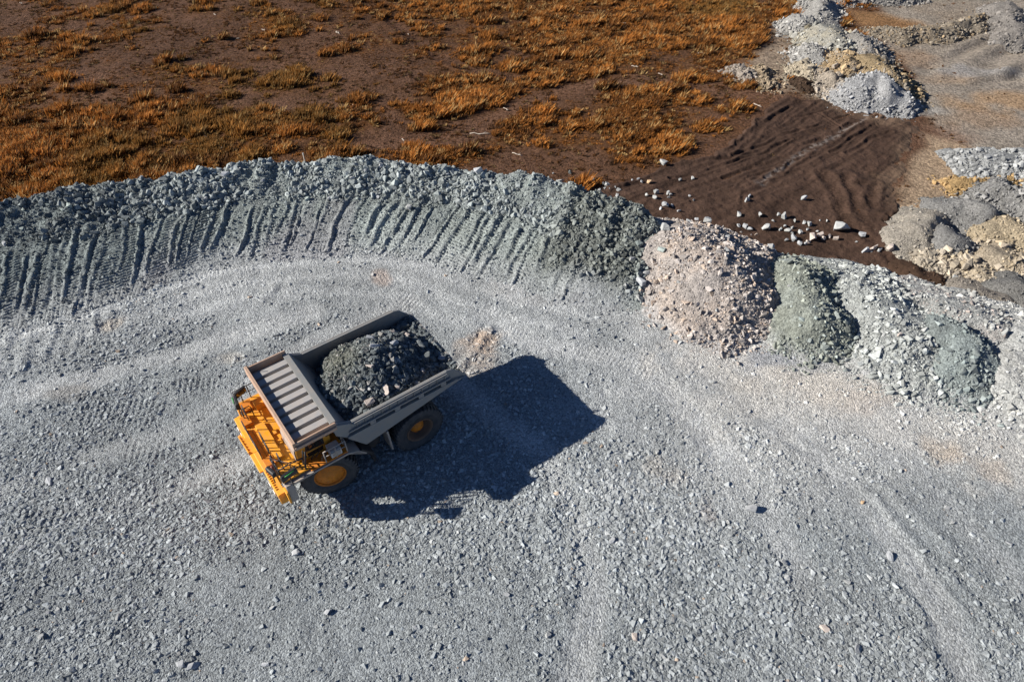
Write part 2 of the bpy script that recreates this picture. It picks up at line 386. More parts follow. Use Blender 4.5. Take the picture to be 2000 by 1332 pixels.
# gravel stones over the bench
print('gravel')
def depth(x, y, z=0): return y*math.cos(CAM_P)+(CAM_H-z)*math.sin(CAM_P)
n = 1250000
gx = rng.uniform(-46, 46, n); gy = rng.uniform(8.0, 47, n)
ok = np.abs(gx) < 1.04*1000/CAM_F*depth(gx, gy)+1.5
gx, gy = gx[ok], gy[ok]
e = poly_sd(gx, gy, BENCH_POLY)
coarse = fbm(gx*.16, gy*.16, 61, 4)*1.9+.3*fbm(gx*.9, gy*.9, 62, 2)
for p, q, rx, ry, amt in [(930, 1210, 4.0, 5.5, .9), (1190, 960, 4, 4.5, .8), (1300, 1150, 6, 5, .5), (200, 1000, 6, 4, .25), (520, 920, 4, 2, .3), (1700, 1250, 6, 3, .45), (560, 1000, 5, 2, .3), (1480, 1000, 3, 4, .3), (1130, 870, 3, 2, .7),
                          (1640, 760, 8, 4, -.9), (1350, 760, 6, 4, -.4), (700, 560, 14, 4, -.4), (200, 680, 10, 4, -.25), (470, 1180, 3, 2, -.3), (1850, 1150, 4, 3, -.2), (830, 1110, 2, 2, -.3), (300, 1130, 3, 1.2, -.5), (350, 880, 3, 1.5, -.3)]:
    a = at(p, q); coarse = coarse+amt*np.exp(-((gx-a[0])/rx)**2-((gy-a[1])/ry)**2)
bd, wl, dfoot = bands(gx, gy)
dirn = fbm((gx*.66+gy*.75)*.9+.4*vn(gx*.3, gy*.3, 63), (gx*.75-gy*.66)*.10, 64, 3)*sstep(0, 8, gx)*1.0
coarse = coarse+dirn-1.5*wl-.5*bd
pr = np.clip(.40+.5*coarse, .16, 1)*(1-.75*wl)*(e > .3)*np.clip(1.5-gy/55, .6, 1)
ok = rng.random(len(gx)) < pr
gx, gy, coarse = gx[ok], gy[ok], coarse[ok]
r = .0235*rng.random(len(gx))**(-1/2.5)*(1+.38*np.clip(coarse, -.8, 1.5))*np.clip(1.12-(gy-16)*.012, .75, 1.12)
r = np.clip(r, .017, .15)
gz = bench_z(gx, gy)+r*.04
rot, scl = stone_arrays(r, .5, .22)
br = np.clip(rng.normal(.345, .06, len(r))+.13*sstep(2, 20, gx)*sstep(16, 25, gy)+.04*sstep(26, 40, gy), .17, .62)
tint = br[:, None]*np.array([.945, 1.0, 1.01])
wm = rng.random(len(r)); tint = np.where((wm < .004)[:, None], np.array([.42, .34, .27]), tint); tint = np.where((wm > .98)[:, None], np.array([.52, .51, .49]), tint)
lc = bench_col(gx, gy)*rng.uniform(.85, 1.3, len(r))[:, None]; tint = np.where((wm > .004)[:, None], tint*.45+lc*.58, tint)
print(len(r), 'stones')
tag(scatter('gravel', np.stack([gx, gy, gz], 1), rot, scl, tint, M['stone'], 16, 3), 'loose grey crushed stone strewn over the whole bench', 'gravel', kind='stuff')

# ---------------------------------------------------------------- the field below the bench
print('field')
F_ROAD = pxpoly([(1730, -60), (2200, -60), (2200, 420), (1990, 400), (1900, 300), (1840, 265), (1800, 215), (1780, 150), (1740, 100), (1700, 60)], FIELD_Z)
F_TAN = pxpoly([(1800, 255), (1905, 285), (1960, 330), (1950, 380), (1850, 420), (1790, 520), (1720, 480), (1745, 400), (1780, 330)], FIELD_Z)
F_OCH = pxpoly([(1640, 15), (1720, 25), (1850, 60), (1760, 90), (1690, 65)], FIELD_Z)
F_PALE = pxpoly([(1455, 155), (1500, 50), (1545, 35), (1600, 130), (1720, 205), (1600, 200), (1530, 185)], FIELD_Z)
F_SOIL = pxpoly([(1170, 375), (1290, 332), (1390, 300), (1455, 260), (1490, 215), (1540, 188), (1640, 203), (1720, 210), (1790, 215), (1830, 255), (1800, 330), (1760, 390), (1735, 455), (1790, 490), (1850, 560), (1700, 560), (1500, 520), (1250, 470)], FIELD_Z)
GRASS = [(90, 270, 19, 9, 1), (240, 300, 18, 8, .9), (330, 230, 15, 4.5, .9), (520, 240, 12, 4.5, .8), (660, 245, 6, 4, .7), (60, 200, 10, 9, .6), (20, 110, 10, 12, .5), (560, 152, 4, 4, .8), (210, 40, 10, 7, .5), (620, 30, 14, 8, .5),
         (910, 20, 18, 13, .8), (1010, 55, 15, 12, 1), (1140, 80, 16, 12, .9), (950, 100, 9, 7, .7), (900, 185, 6, 5.5, 1), (1230, 30, 20, 14, .75), (1380, 40, 18, 18, .85), (1380, 110, 12, 12, .7), (1260, 220, 9, 8, .75), (1080, 235, 9, 5, .7), (1290, 265, 5, 5, .7), (1120, 110, 14, 9, .7), (1180, 175, 10, 5, .4),
         (860, 300, 8, 3.5, .7), (700, 300, 8, 3, .5), (1420, 210, 6, 6, .35), (1480, 20, 10, 14, .8), (380, 130, 6, 4, .5), (450, 150, 6, 3, .5), (60, 350, 16, 5, 1), (1240, 290, 4, 4, .6), (1000, 290, 7, 4, .35), (820, 220, 3, 2.5, .6), (720, 90, 5, 5, .35), (1100, -40, 40, 22, .8), (300, -30, 40, 14, .3)]
GRASS = [(*at(p, q, FIELD_Z), rx, ry, a) for p, q, rx, ry, a in GRASS]
TRACK = [at(p, q, FIELD_Z) for p, q in [(700, 290), (860, 275), (990, 215), (1080, 180), (1180, 160), (1300, 158), (1400, 172), (1520, 190)]]
TRACK2 = [at(p, q, FIELD_Z) for p, q in [(760, 40), (850, 110), (930, 140), (1000, 150)]]
def no_grass(x, y):
    return np.maximum.reduce([sstep(-1.5, 1, poly_sd(x, y, F_ROAD)), sstep(-1.5, .5, poly_sd(x, y, F_SOIL)), .85*sstep(-2, 2, poly_sd(x, y, F_PALE)), sstep(-2, 1, poly_sd(x, y, F_TAN)), sstep(-1, 1, poly_sd(x, y, F_OCH))])
def grass_mask(x, y):
    g = np.zeros(np.shape(x))
    for cx, cy, rx, ry, a in GRASS:
        d = np.hypot((x-cx)/rx, (y-cy)/ry)
        g = np.maximum(g, a*sstep(1.25, .35, d))
    g = g+.75*fbm(x*.16, y*.2, 71, 4)+.45*fbm(x*.6, y*.7, 75, 3)-.02
    bad = np.maximum.reduce([sstep(-1.5, 1, poly_sd(x, y, F_ROAD)), sstep(-1.5, .5, poly_sd(x, y, F_SOIL)), .85*sstep(-2, 2, poly_sd(x, y, F_PALE)), sstep(-2, 1, poly_sd(x, y, F_TAN)), sstep(-1, 1, poly_sd(x, y, F_OCH))])
    return np.clip(g, 0, 1.3)*(1-bad)*(1-.85*np.exp(-(seg_dist(x, y, TRACK)/1.3)**2))*(1-.7*np.exp(-(seg_dist(x, y, TRACK2)/1.0)**2))
def field_z(x, y):
    z = FIELD_Z+.35*fbm(x*.06, y*.06, 81, 3)+.12*fbm(x*.4, y*.4, 85, 3)
    d = seg_dist(x, y, TRACK2); z = z+.12*np.exp(-((d-1.1)/.3)**2)-.08*np.exp(-(d/.7)**2)
    rm = sstep(0, 3, poly_sd(x, y, F_ROAD))
    z = z*(1-rm)+(FIELD_Z+.1*fbm(x*.2, y*.2, 88, 3))*rm
    # windrows and ruts at the far right of the working area
    rr = pxpoly([(1790, 130), (2100, -40), (2200, 150), (1900, 170)], FIELD_Z)
    q = at(1790, 130, FIELD_Z); q2 = at(2100, 10, FIELD_Z); u = (q2-q)/np.linalg.norm(q2-q)
    v = -(x-q[0])*u[1]+(y-q[1])*u[0]
    z = z+sstep(-1, 2, poly_sd(x, y, rr))*.5*np.sin(v*1.9+1.5*vn(x*.15, y*.15, 5))*(.6+.5*vn(x*.3, y*.3, 6))
    return z
def field_col(x, y):
    big, med, fin = fbm(x*.06, y*.08, 91, 4), fbm(x*.4, y*.5, 95, 4), fbm(x*1.6, y*3.2, 98, 3)
    c = np.tile(np.array([.118, .064, .040]), (len(x), 1))*(1+.28*big+.25*med+.25*fin)[:, None]
    g = grass_mask(x, y)
    c = mix(c, (.115, .048, .013), np.clip(g*1.2+.12, 0, 1)*.75)
    c = mix(c, (.16, .085, .052), .75*np.exp(-(seg_dist(x, y, TRACK)/1.5)**2))
    c = mix(c, (.085, .045, .03), .6*np.exp(-(seg_dist(x, y, TRACK2)/.9)**2))
    w = 1.6*fbm(x*.25, y*.25, 66, 4)
    c = mix(c, np.array([.295, .252, .205])*(1+.2*med+.12*fin)[:, None], sstep(-.8, .9, poly_sd(x, y, F_ROAD)+w))
    onroad = sstep(0, 3, poly_sd(x, y, F_ROAD)+w)
    for p, q, rx, ry, col, a in [(1960, 200, 6, 4, (.40, .25, .13), .7), (1850, 160, 6, 2, (.36, .25, .16), .6), (1760, 110, 5, 3, (.33, .22, .14), .6), (1920, 230, 6, 3, (.3, .19, .11), .5), (1840, 270, 6, 3, (.20, .12, .08), .7), (1930, 140, 6, 2, (.33, .33, .33), .5), (1800, 215, 4, 1.5, (.36, .34, .31), .7), (1900, 30, 8, 8, (.28, .22, .16), .5), (1740, 50, 5, 4, (.33, .2, .1), .7)]:
        a0 = at(p, q, FIELD_Z); d = np.hypot((x-a0[0])/rx, (y-a0[1])/ry)+.8*fbm(x*.35, y*.35, int(p), 4)
        c = mix(c, col, a*sstep(1.1, .2, d))
    c = mix(c, np.array([.37, .27, .18])*(1+.25*med+.15*fin)[:, None], sstep(-.7, 1.1, poly_sd(x, y, F_TAN)+w))
    c = mix(c, np.array([.27, .15, .07])*(1+.25*med+.15*fin)[:, None], sstep(-1, 1.5, poly_sd(x, y, F_OCH)+w))
    c = mix(c, np.array([.31, .24, .175])*(1+.35*med+.2*fin)[:, None], .9*sstep(-1.2, 2.2, poly_sd(x, y, F_PALE)+1.6*w))
    return c
xs = np.concatenate([-np.geomspace(85, 900, 22)[::-1], np.arange(-84, 95, .33), np.geomspace(96, 900, 22)])
ys = np.concatenate([np.linspace(-300, 30, 30)[:-1], np.arange(30, 112, .33), np.geomspace(113, 1200, 30)])
X, Y = np.meshgrid(xs, ys); x, y = X.ravel(), Y.ravel()
me = np_mesh('field', np.stack([x, y, field_z(x, y)], 1), grid_faces(len(xs), len(ys)), field_col(x, y)); me.materials.append(M['soil'])
tag(link(bpy.data.objects.new('field', me)), kind='structure')

# freshly bulldozed dark soil, a thin spread layer with blade and track marks
xs = np.arange(4, 52, .10); ys = np.arange(38, 78, .115); X, Y = np.meshgrid(xs, ys); x, y = X.ravel(), Y.ravel()
d = poly_sd(x+1.1*fbm(x*.6, y*.6, 1, 4), y+1.1*fbm(x*.6, y*.6, 2, 4), F_SOIL)
a0, a1 = at(1330, 420, FIELD_Z), at(1720, 220, FIELD_Z); u = (a1-a0)/np.linalg.norm(a1-a0)
cu, cv = (x-a0[0])*u[0]+(y-a0[1])*u[1], -(x-a0[0])*u[1]+(y-a0[1])*u[0]
cv = cv+1.8*np.sin(cu*.09+.6)+2.2*vn(cu*.05, cv*.07, 3)+.5*vn(cu*.22, cv*.25, 4)        # the passes bend slightly
st = fbm(cu*.10, cv*1.5, 33, 3)+.45*fbm(cu*.3, cv*3.6, 36, 2)
lines = np.clip(vn(cu*.06, cv*1.05, 39), .2, 1)-.2
east = sstep(.2, 3.5, poly_sd(x, y, pxpoly([(1580, 330), (1740, 290), (1760, 400), (1720, 560), (1600, 520), (1560, 420)], FIELD_Z)))
tw = np.sin(6.283*(y+.35*np.sin(x*.5))/.5)*.02*(np.abs(((x+.5*np.sin(y*.25)+.3*y) % 2.4)-1.2) < .42)
grooves = -sstep(.55, .9, vn(cu*.045+4, cv*1.35, 40))*.10*(vn(cu*.3, cv*.4, 49) > -.2)+sstep(.5, .85, vn(cu*.07+9, cv*1.3, 42))*.11
TRK = [(L, w, t) for L, w, t in [([(380, 870), (560, 800), (780, 720), (940, 670), (1080, 635)], .16, 0), ([(330, 1000), (560, 920), (760, 820), (940, 740), (1060, 690)], .2, 0), ([(480, 1050), (700, 930), (900, 820), (1100, 700), (1180, 650)], .18, 0),
    ([(560, 1000), (800, 900), (1000, 790), (1150, 720)], .2, 0), ([(780, 1005), (950, 930), (1010, 900)], .25, 0), ([(690, 600), (560, 690), (500, 780), (360, 880), (60, 960)], .2, 0), ([(400, 1180), (440, 1100), (560, 1060), (640, 1040)], .22, 0),
    ([(610, 700), (760, 650), (900, 620)], .14, 0), ([(850, 640), (960, 700), (1000, 730)], .14, 0), ([(20, 1010), (250, 950), (470, 880), (700, 780)], .15, 0), ([(150, 1130), (380, 1080), (480, 1000), (600, 950)], .15, 0), ([(1010, 860), (1130, 780), (1240, 740)], .2, 0), ([(920, 860), (1060, 760), (1170, 700)], .15, 0),
    ([(880, 980), (950, 1080), (990, 1180), (1060, 1330)], .42, 1), ([(1000, 1000), (1055, 1100), (1075, 1200), (1150, 1340)], .42, 1), ([(1150, 1060), (1140, 1160)], .35, 1), ([(1060, 1030), (1170, 1040)], .35, 1), ([(960, 1180), (1010, 1290)], .4, 1), ([(1080, 1290), (1200, 1420), (1300, 1500)], .4, 1), ([(1130, 950), (1190, 1000)], .3, 1)]]
marks = np.zeros(len(x))
for i, (L, w, tread) in enumerate(TRK):
    Lw = [at(1300+.35*p, .35*q, FIELD_Z) for p, q in L]; e = seg_dist(x+.35*vn(x*.5, y*.5, 60+i), y+.35*vn(x*.5, y*.5, 80+i), Lw)
    br_ = .55+.6*vn(x*.5, y*.5, 90+i)
    marks = marks-.11*np.exp(-(e/w)**2)*br_+.10*np.exp(-((e-2.1*w)/(.8*w))**2)*br_
    if tread: marks = marks+.07*np.exp(-(e/(w*1.1))**4)*np.sin(6.283*(x*.25+y)/.42)
Z = field_z(x, y)+.15+marks*1.0+(.06*st+.08*lines+grooves*.5)*(1-.8*east)+.09*fbm(x*1.7, y*1.7, 48, 4)+.05*np.clip(fbm(x*3.5, y*3.5, 46, 2), .1, 1)+east*(tw+.10*fbm(x*.9, y*.6, 44, 4))
rgt = sstep(at(1640, 300, FIELD_Z)[0], at(1740, 300, FIELD_Z)[0], x)
Z = Z+.22*np.exp(-((d-.5)/.35)**2)*sstep(-.3, .2, vn(x*.4, y*.4, 7))*.7*(1-rgt)-np.maximum(0, .3-d)*.5-rgt*.30*sstep(3.5, .2, d)
sc = np.tile(np.array([.070, .042, .030]), (len(x), 1))*(1+.30*st+.25*fbm(x*.2, y*.2, 47, 3)+.2*fbm(x*1.5, y*1.5, 45, 3))[:, None]
vein = seg_dist(x+.3*vn(x, y, 5), y+.3*vn(x, y, 6), [at(p, q, FIELD_Z) for p, q in [(1710, 222), (1640, 262), (1570, 300), (1540, 320), (1480, 360)]])
sc = mix(sc, (.24, .20, .175), .75*np.exp(-(vein/.30)**2)*sstep(-.25, .2, fbm(x*3.4, y*3.4, 55, 4)))
sc = mix(sc, (.20, .135, .09), np.clip(rgt*sstep(4.5, .3, d+2.5*fbm(x*.3, y*.3, 59, 4)), 0, 1)*.85)
sc = mix(sc, (.17, .11, .075), .7*sstep(.1, .5, fbm(x*.25, y*.25, 58, 4))*sstep(at(1720, 300, FIELD_Z)[0], at(1800, 300, FIELD_Z)[0], x))
F = grid_faces(len(xs), len(ys)); keep = (d[F] > -.6).all(1)
V, F, c = prune(np.stack([x, y, Z], 1), F, keep, sc)
me = np_mesh('bulldozed_soil', V, F, c); me.materials.append(M['loam'])
tag(link(bpy.data.objects.new('bulldozed_soil', me)), kind='structure')

# dry grass: one mass of blades
print('grass')
n = 230000
tx = rng.uniform(-105, 72, n); ty = rng.uniform(50, 138, n)
m_ = 11500                                             # bushier clumps
bx0, by0 = rng.uniform(-105, 72, m_), rng.uniform(50, 138, m_); g0 = grass_mask(bx0, by0); dr_ = fbm(bx0*.12, by0*.22, 73, 3); k_ = rng.random(m_) < np.clip(g0**1.6*1.0*(.7+1.2*dr_)+.012, 0, 1); bx0, by0 = bx0[k_], by0[k_]
br0 = .3+1.1*rng.random(len(bx0))**2.2; q_ = np.repeat(np.arange(len(bx0)), np.clip(12*(br0/.5)**1.5, 7, 50).astype(int))
cr_ = br0[q_]*np.abs(rng.normal(0, .62, len(q_))); ca_ = rng.uniform(0, 6.283, len(q_))
clx, cly = bx0[q_]+cr_*np.cos(ca_)*1.45, by0[q_]+cr_*np.sin(ca_)*.85
boost = np.concatenate([np.zeros(n), np.minimum(.45+.62*br0[q_], 1.25)*np.clip(1.05-.55*(cr_/br0[q_]), .25, 1)*rng.uniform(.55, 1.15, len(q_))])
btone = np.concatenate([np.zeros(n), rng.uniform(-.15, .75, len(bx0))[q_]])
tx, ty = np.concatenate([tx, clx]), np.concatenate([ty, cly])
ok = (np.abs(tx) < 1.12*1000/CAM_F*depth(tx, ty, FIELD_Z)+3) & (poly_sd(tx, ty, BENCH_POLY) < -4.0)
tx, ty, boost, btone = tx[ok], ty[ok], boost[ok], btone[ok]; g = grass_mask(tx, ty)
ok = rng.random(len(tx)) < np.clip((g*1.0-.05)*(.75+.9*fbm(tx*.55, ty*.55, 77, 2)), .16+.25*sstep(.0, .45, fbm(tx*.3, ty*.35, 79, 3)), 1)*(1-.97*no_grass(tx, ty))
ok = ok | ((boost > 0) & (rng.random(len(tx)) > no_grass(tx, ty)*1.5)); tx, ty, g, boost, btone = tx[ok], ty[ok], g[ok], boost[ok], btone[ok]
clump = fbm(tx*.5, ty*.5, 77, 2)
hgt = np.maximum(np.clip(.10+.32*g+.40*clump, .09, .9), boost)*rng.uniform(.75, 1.2, len(tx))
hgt = np.where((g < .3) & (boost == 0), np.minimum(hgt, .24), hgt)                # short dark stubble on the bare ground
NB = 12
n = len(tx); bi = np.repeat(np.arange(n), NB)
ang = rng.uniform(0, 6.283, n*NB); rad = rng.uniform(0, .34, n*NB)*(.5+.7*hgt[bi])
bx, by = tx[bi]+np.cos(ang)*rad, ty[bi]+np.sin(ang)*rad
bz = field_z(tx, ty)[bi]-.03
L = hgt[bi]*rng.uniform(.6, 1.15, n*NB)
lean = rng.uniform(.05, .8, n*NB)
txp, typ = bx+L*(np.cos(ang)*lean*.7+.30), by+L*(np.sin(ang)*lean*.7+.10)
wv = rng.uniform(.03, .06, n*NB); wa = rng.uniform(0, 3.1416, n*NB)
v0 = np.stack([bx-np.cos(wa)*wv, by-np.sin(wa)*wv, bz], 1); v1 = np.stack([bx+np.cos(wa)*wv, by+np.sin(wa)*wv, bz], 1)
mx_, my_ = bx*.45+txp*.55+np.cos(wa)*wv*.9, by*.45+typ*.55+np.sin(wa)*wv*.9
v2 = np.stack([mx_, my_, bz+L*.62], 1); v3 = np.stack([txp, typ, bz+L*.93], 1)
V = np.stack([v0, v1, v2, v3], 1).reshape(-1, 3); F = np.arange(n*NB*4).reshape(-1, 4)
tone = np.clip(.3+.5*fbm(tx*.25, ty*.25, 83, 3)+rng.normal(0, .2, n)+btone, 0, 1)
tc = mix(np.tile(np.array([.125, .048, .012]), (n, 1)), (.44, .178, .038), tone)
hue = rng.random(n); tc = np.where((hue < .12)[:, None], np.array([.42, .27, .11]), tc); tc = np.where((hue > .82)[:, None], np.array([.085, .040, .016]), tc)
yl = sstep(.15, .5, fbm(tx*.1, ty*.1, 87, 3)); tc = mix(tc, (.17, .10, .026), .5*yl)
tc = np.where(((g < .3) & (boost == 0))[:, None], tc*.40+np.array([.022, .013, .008]), tc)
bc = tc[bi]*rng.uniform(.7, 1.25, n*NB)[:, None]
me = np_mesh('dry_grass', V, F, (bc[:, None, :]*np.array([.42, .42, 1.05, 1.85])[None, :, None]).reshape(-1, 3), False); me.materials.append(M['grass'])  # roots darkened, tips brightened: shaded gaps and highlights painted into the blades
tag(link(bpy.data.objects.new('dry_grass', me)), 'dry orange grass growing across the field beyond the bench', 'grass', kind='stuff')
print(n, 'tufts')

# ---------------------------------------------------------------- the rock berm along the tip edge
print('berm')
BC = np.array([(-60, 31), (-52, 37), (-44, 41), (-36.7, 44.2), (-32.5, 46.1), (-27.2, 47.2), (-22.0, 48.9), (-15.9, 49.4), (-10.8, 49.3), (-7.0, 48.6), (-2.9, 48.1), (0.4, 47.2), (3.6, 46.0), (6.3, 44.7), (8.9, 43.7), (11.3, 41.7), (13.2, 40.2)])
BF = np.array([(-56, 16), (-49, 23), (-41, 27.5), (-33.7, 32.3), (-30.2, 34.1), (-26.1, 36.8), (-21.9, 39.4), (-16.6, 40.4), (-12.8, 40.6), (-9.6, 40.4), (-6.4, 39.7), (-3.3, 37.7), (-0.5, 36.4), (2.2, 35.5), (5.2, 34.6), (8.3, 34.5), (10.2, 35.0)])
def spline(P, m=12):
    P = np.vstack([2*P[0]-P[1], P, 2*P[-1]-P[-2]]); out = []
    for i in range(1, len(P)-2):
        t = np.linspace(0, 1, m, endpoint=False)[:, None]
        out.append(.5*((2*P[i])+(-P[i-1]+P[i+1])*t+(2*P[i-1]-5*P[i]+4*P[i+1]-P[i+2])*t**2+(-P[i-1]+3*P[i]-3*P[i+1]+P[i+2])*t**3))
    return np.vstack(out+[P[-2:-1]])
SC, SF = spline(BC), spline(BF)
ss = np.concatenate([[0], np.cumsum(np.hypot(*np.diff((SC+SF)/2, axis=0).T))]); BS = ss[-1]
CR = np.random.default_rng(5)
WIN = []                                   # windrows left between dozer passes: position, width, height, reach
s_ = 2.0
while s_ < BS-4:
    WIN.append((s_, CR.uniform(.08, .20), CR.choice([.04, .07, .10, .13, .19]), CR.uniform(-.08, .24), CR.uniform(.54, .74))); s_ += CR.choice([.35, .5, .7, .95, 1.2, 1.5])
def berm(s, t, detail=True):
    C = np.stack([np.interp(s, ss, SC[:, k]) for k in (0, 1)], 1); Fp = np.stack([np.interp(s, ss, SF[:, k]) for k in (0, 1)], 1)
    wob = .022*vn(s*.5, t*2, 31)
    tt = np.clip(t, -.2, 1.0)[:, None]
    p = Fp+(C-Fp)*tt
    wd = np.hypot(*(C-Fp).T)
    out = (C-Fp)/wd[:, None]
    over = np.clip(t-1, 0, None)*9.0
    p = p+out*over[:, None]
    right = sstep(BS-12, BS-5, s)
    crest = 2.7+.35*vn(s*.35, s*0, 32)+.25*vn(s*1.1, s*0, 33)-.5*right
    tsh = .60+.06*vn(s*.25, s*0, 34)-.25*right
    z = np.where(t < tsh, 1.35*sstep(-.15, 1.05, t/tsh)**1.1*1.0, 0)
    rise = 1.35*sstep(-.15, 1.05, np.ones(1))**1.1
    z = np.where(t >= tsh, rise+(crest-rise)*sstep(0, 1, (t-tsh)/(1-tsh))*.6+(crest-rise)*.4*np.clip((t-tsh)/(1-tsh), 0, 1), z)
    z = z*(1-.85*sstep(BS-3.5, BS, s))
    z = z-np.clip(over, 0, None)*.78-.12*np.exp(-(over/.5)**2)*(t > 1)
    if detail:
        band = sstep(-.05, .08, (t-tsh)*1.0)
        z = z+band*(.20*vn(s*.9, t*wd*.9, 35)+.14*fbm(s*2.2, t*wd*2.2, 36, 3))
        tm = t*wd; lane = np.zeros(len(s)); near = np.full(len(s), 9.)
        bend = .35*vn(tm*.16, tm*0+3, 37)
        for k, (a, w, h, t0, t1) in enumerate(WIN):
            d = s-a-bend-.25*vn(tm*.35+k*7.3, tm*0, 38)-.07*vn(tm*2+k, tm*0, 39)
            m = sstep(t0, t0+.12, t)*sstep(t1+.05, t1-.06, t)*(1-.6*right)
            z = z+h*np.exp(-(d/w)**2)*m*(.8+.4*vn(tm*1.5, tm*0+k, 41))-.09*np.exp(-((d-1.9*w)/(w*1.1))**2)*m
            lane = np.where(d > 0, k, lane); near = np.minimum(near, np.abs(d)/w)
        phase = _hash(lane, lane*0, 5); on = (_hash(lane, lane*0+2, 6) < .72)*(1-right)
        zone = sstep(.03, .14, t)*sstep(.66, .56, t)*sstep(.9, 1.6, near)
        z = z+on*zone*.10*(np.abs(((tm+.04*vn(s*3, tm*0, 43))/.27+phase) % 1-.5)*4-1)*(.75+.5*vn(s*.8, tm*.6, 44))
        # one pass driven along the foot
        foot = np.exp(-((t-.035-.03*vn(s*.1, s*0, 45))/.05)**2)*(vn(s*.12, s*0, 46) > -.5)*(1-right)
        z = z+foot*.045*(np.abs((s/.30) % 1-.5)*4-1)
        z = z+.04*fbm(s*1.3, tm*1.3, 47, 3)
    z = np.where(t < 0, z+t*1.2, z)
    return p, z, right, tsh, wd
def berm_col(s, t, right, tsh, wd):
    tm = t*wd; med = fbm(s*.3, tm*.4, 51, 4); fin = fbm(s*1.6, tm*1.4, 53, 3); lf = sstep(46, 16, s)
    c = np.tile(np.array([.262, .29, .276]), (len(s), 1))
    c = mix(c, (.165, .195, .20), .8*lf)  # left end painted darker, for the shade where it turns from the sun
    c = mix(c, (.40, .415, .415), sstep(.42, -.04, t+.14*med)*.95)
    c = mix(c, (.30, .285, .30), .4*sstep(.1, .5, fbm(s*.3, tm*.12, 57, 3))*(t < tsh))
    c = mix(c, (.40, .44, .42), .8*np.exp(-((s-(BS-22))/2.2)**2)*sstep(.7, .25, t)*sstep(.0, .12, t)*(.6+.5*med))  # sunlit patch on the slope painted in as a paler tone
    dk = sstep(BS-10.5, BS-8, s+1.4*med)*sstep(BS-1.5, BS-3, s+1.0*med)*sstep(.12, .3, t+.2*med)
    c = mix(c, (.155, .165, .145), .8*dk)
    c = mix(c, (.36, .40, .37), .7*sstep(BS-3.5, BS-1.5, s+.8*med))
    return c*(1+.22*med+.16*fin)[:, None], dk
sa = np.arange(9, BS, .10); ta = np.concatenate([np.arange(-.14, .68, .0048), np.arange(.68, 1.0, .0095), np.linspace(1, 1.9, 24)])
Sg, Tg = np.meshgrid(sa, ta); s, t = Sg.ravel(), Tg.ravel()
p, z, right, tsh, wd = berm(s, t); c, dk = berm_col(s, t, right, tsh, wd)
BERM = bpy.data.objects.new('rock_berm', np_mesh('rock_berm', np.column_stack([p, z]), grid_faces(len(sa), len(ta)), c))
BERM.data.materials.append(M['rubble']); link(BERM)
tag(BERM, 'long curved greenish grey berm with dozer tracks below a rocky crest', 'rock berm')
# its loose rock: dense along the crest band, sparse on the tracked slope
n = 330000
s = rng.uniform(6, BS, n); t = rng.uniform(-.1, 1.22, n)
_, _, right, tsh, wd = berm(s, t, False)
band = sstep(-.06, .06, t-tsh+.05*vn(s*.6, t*4, 61)); dens = band*(.25+.75*sstep(-.25, .25, fbm(s*.45, t*wd*.6, 62, 3)))+(1-band)*.10
dens = np.maximum(dens, right*.62*sstep(.16, .3, t)); dens = np.maximum(dens, sstep(BS-4, BS-2, s)*.9*(t > .1))
low = dens < .3
ok = rng.random(n) < dens
s, t, right, low = s[ok], t[ok], right[ok], low[ok]
r = np.where(low, .026, .036)*rng.random(len(s))**(-1/2.3)
r = np.clip(r, .022, np.where(low, .11, .27)); r = r*np.clip(1.1-.25*right, .6, 1.2)
p, z, right, tsh, wd = berm(s, t); c, dk = berm_col(s, t, right, tsh, wd)
rot, scl = stone_arrays(r, .75, .6)
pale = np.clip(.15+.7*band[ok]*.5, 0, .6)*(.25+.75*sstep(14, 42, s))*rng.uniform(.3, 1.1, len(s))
tint = mix(c*1.05, (.40, .425, .43), np.clip(pale*(1-.75*dk), 0, 1)); tint = tint*rng.uniform(.75, 1.2, len(s))[:, None]*(.50+.44*sstep(16, 44, s))[:, None]  # stones darkened leftwards too, carrying the painted shade of that end
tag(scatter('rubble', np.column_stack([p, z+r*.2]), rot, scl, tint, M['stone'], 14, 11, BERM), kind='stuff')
print(len(s), 'berm stones')

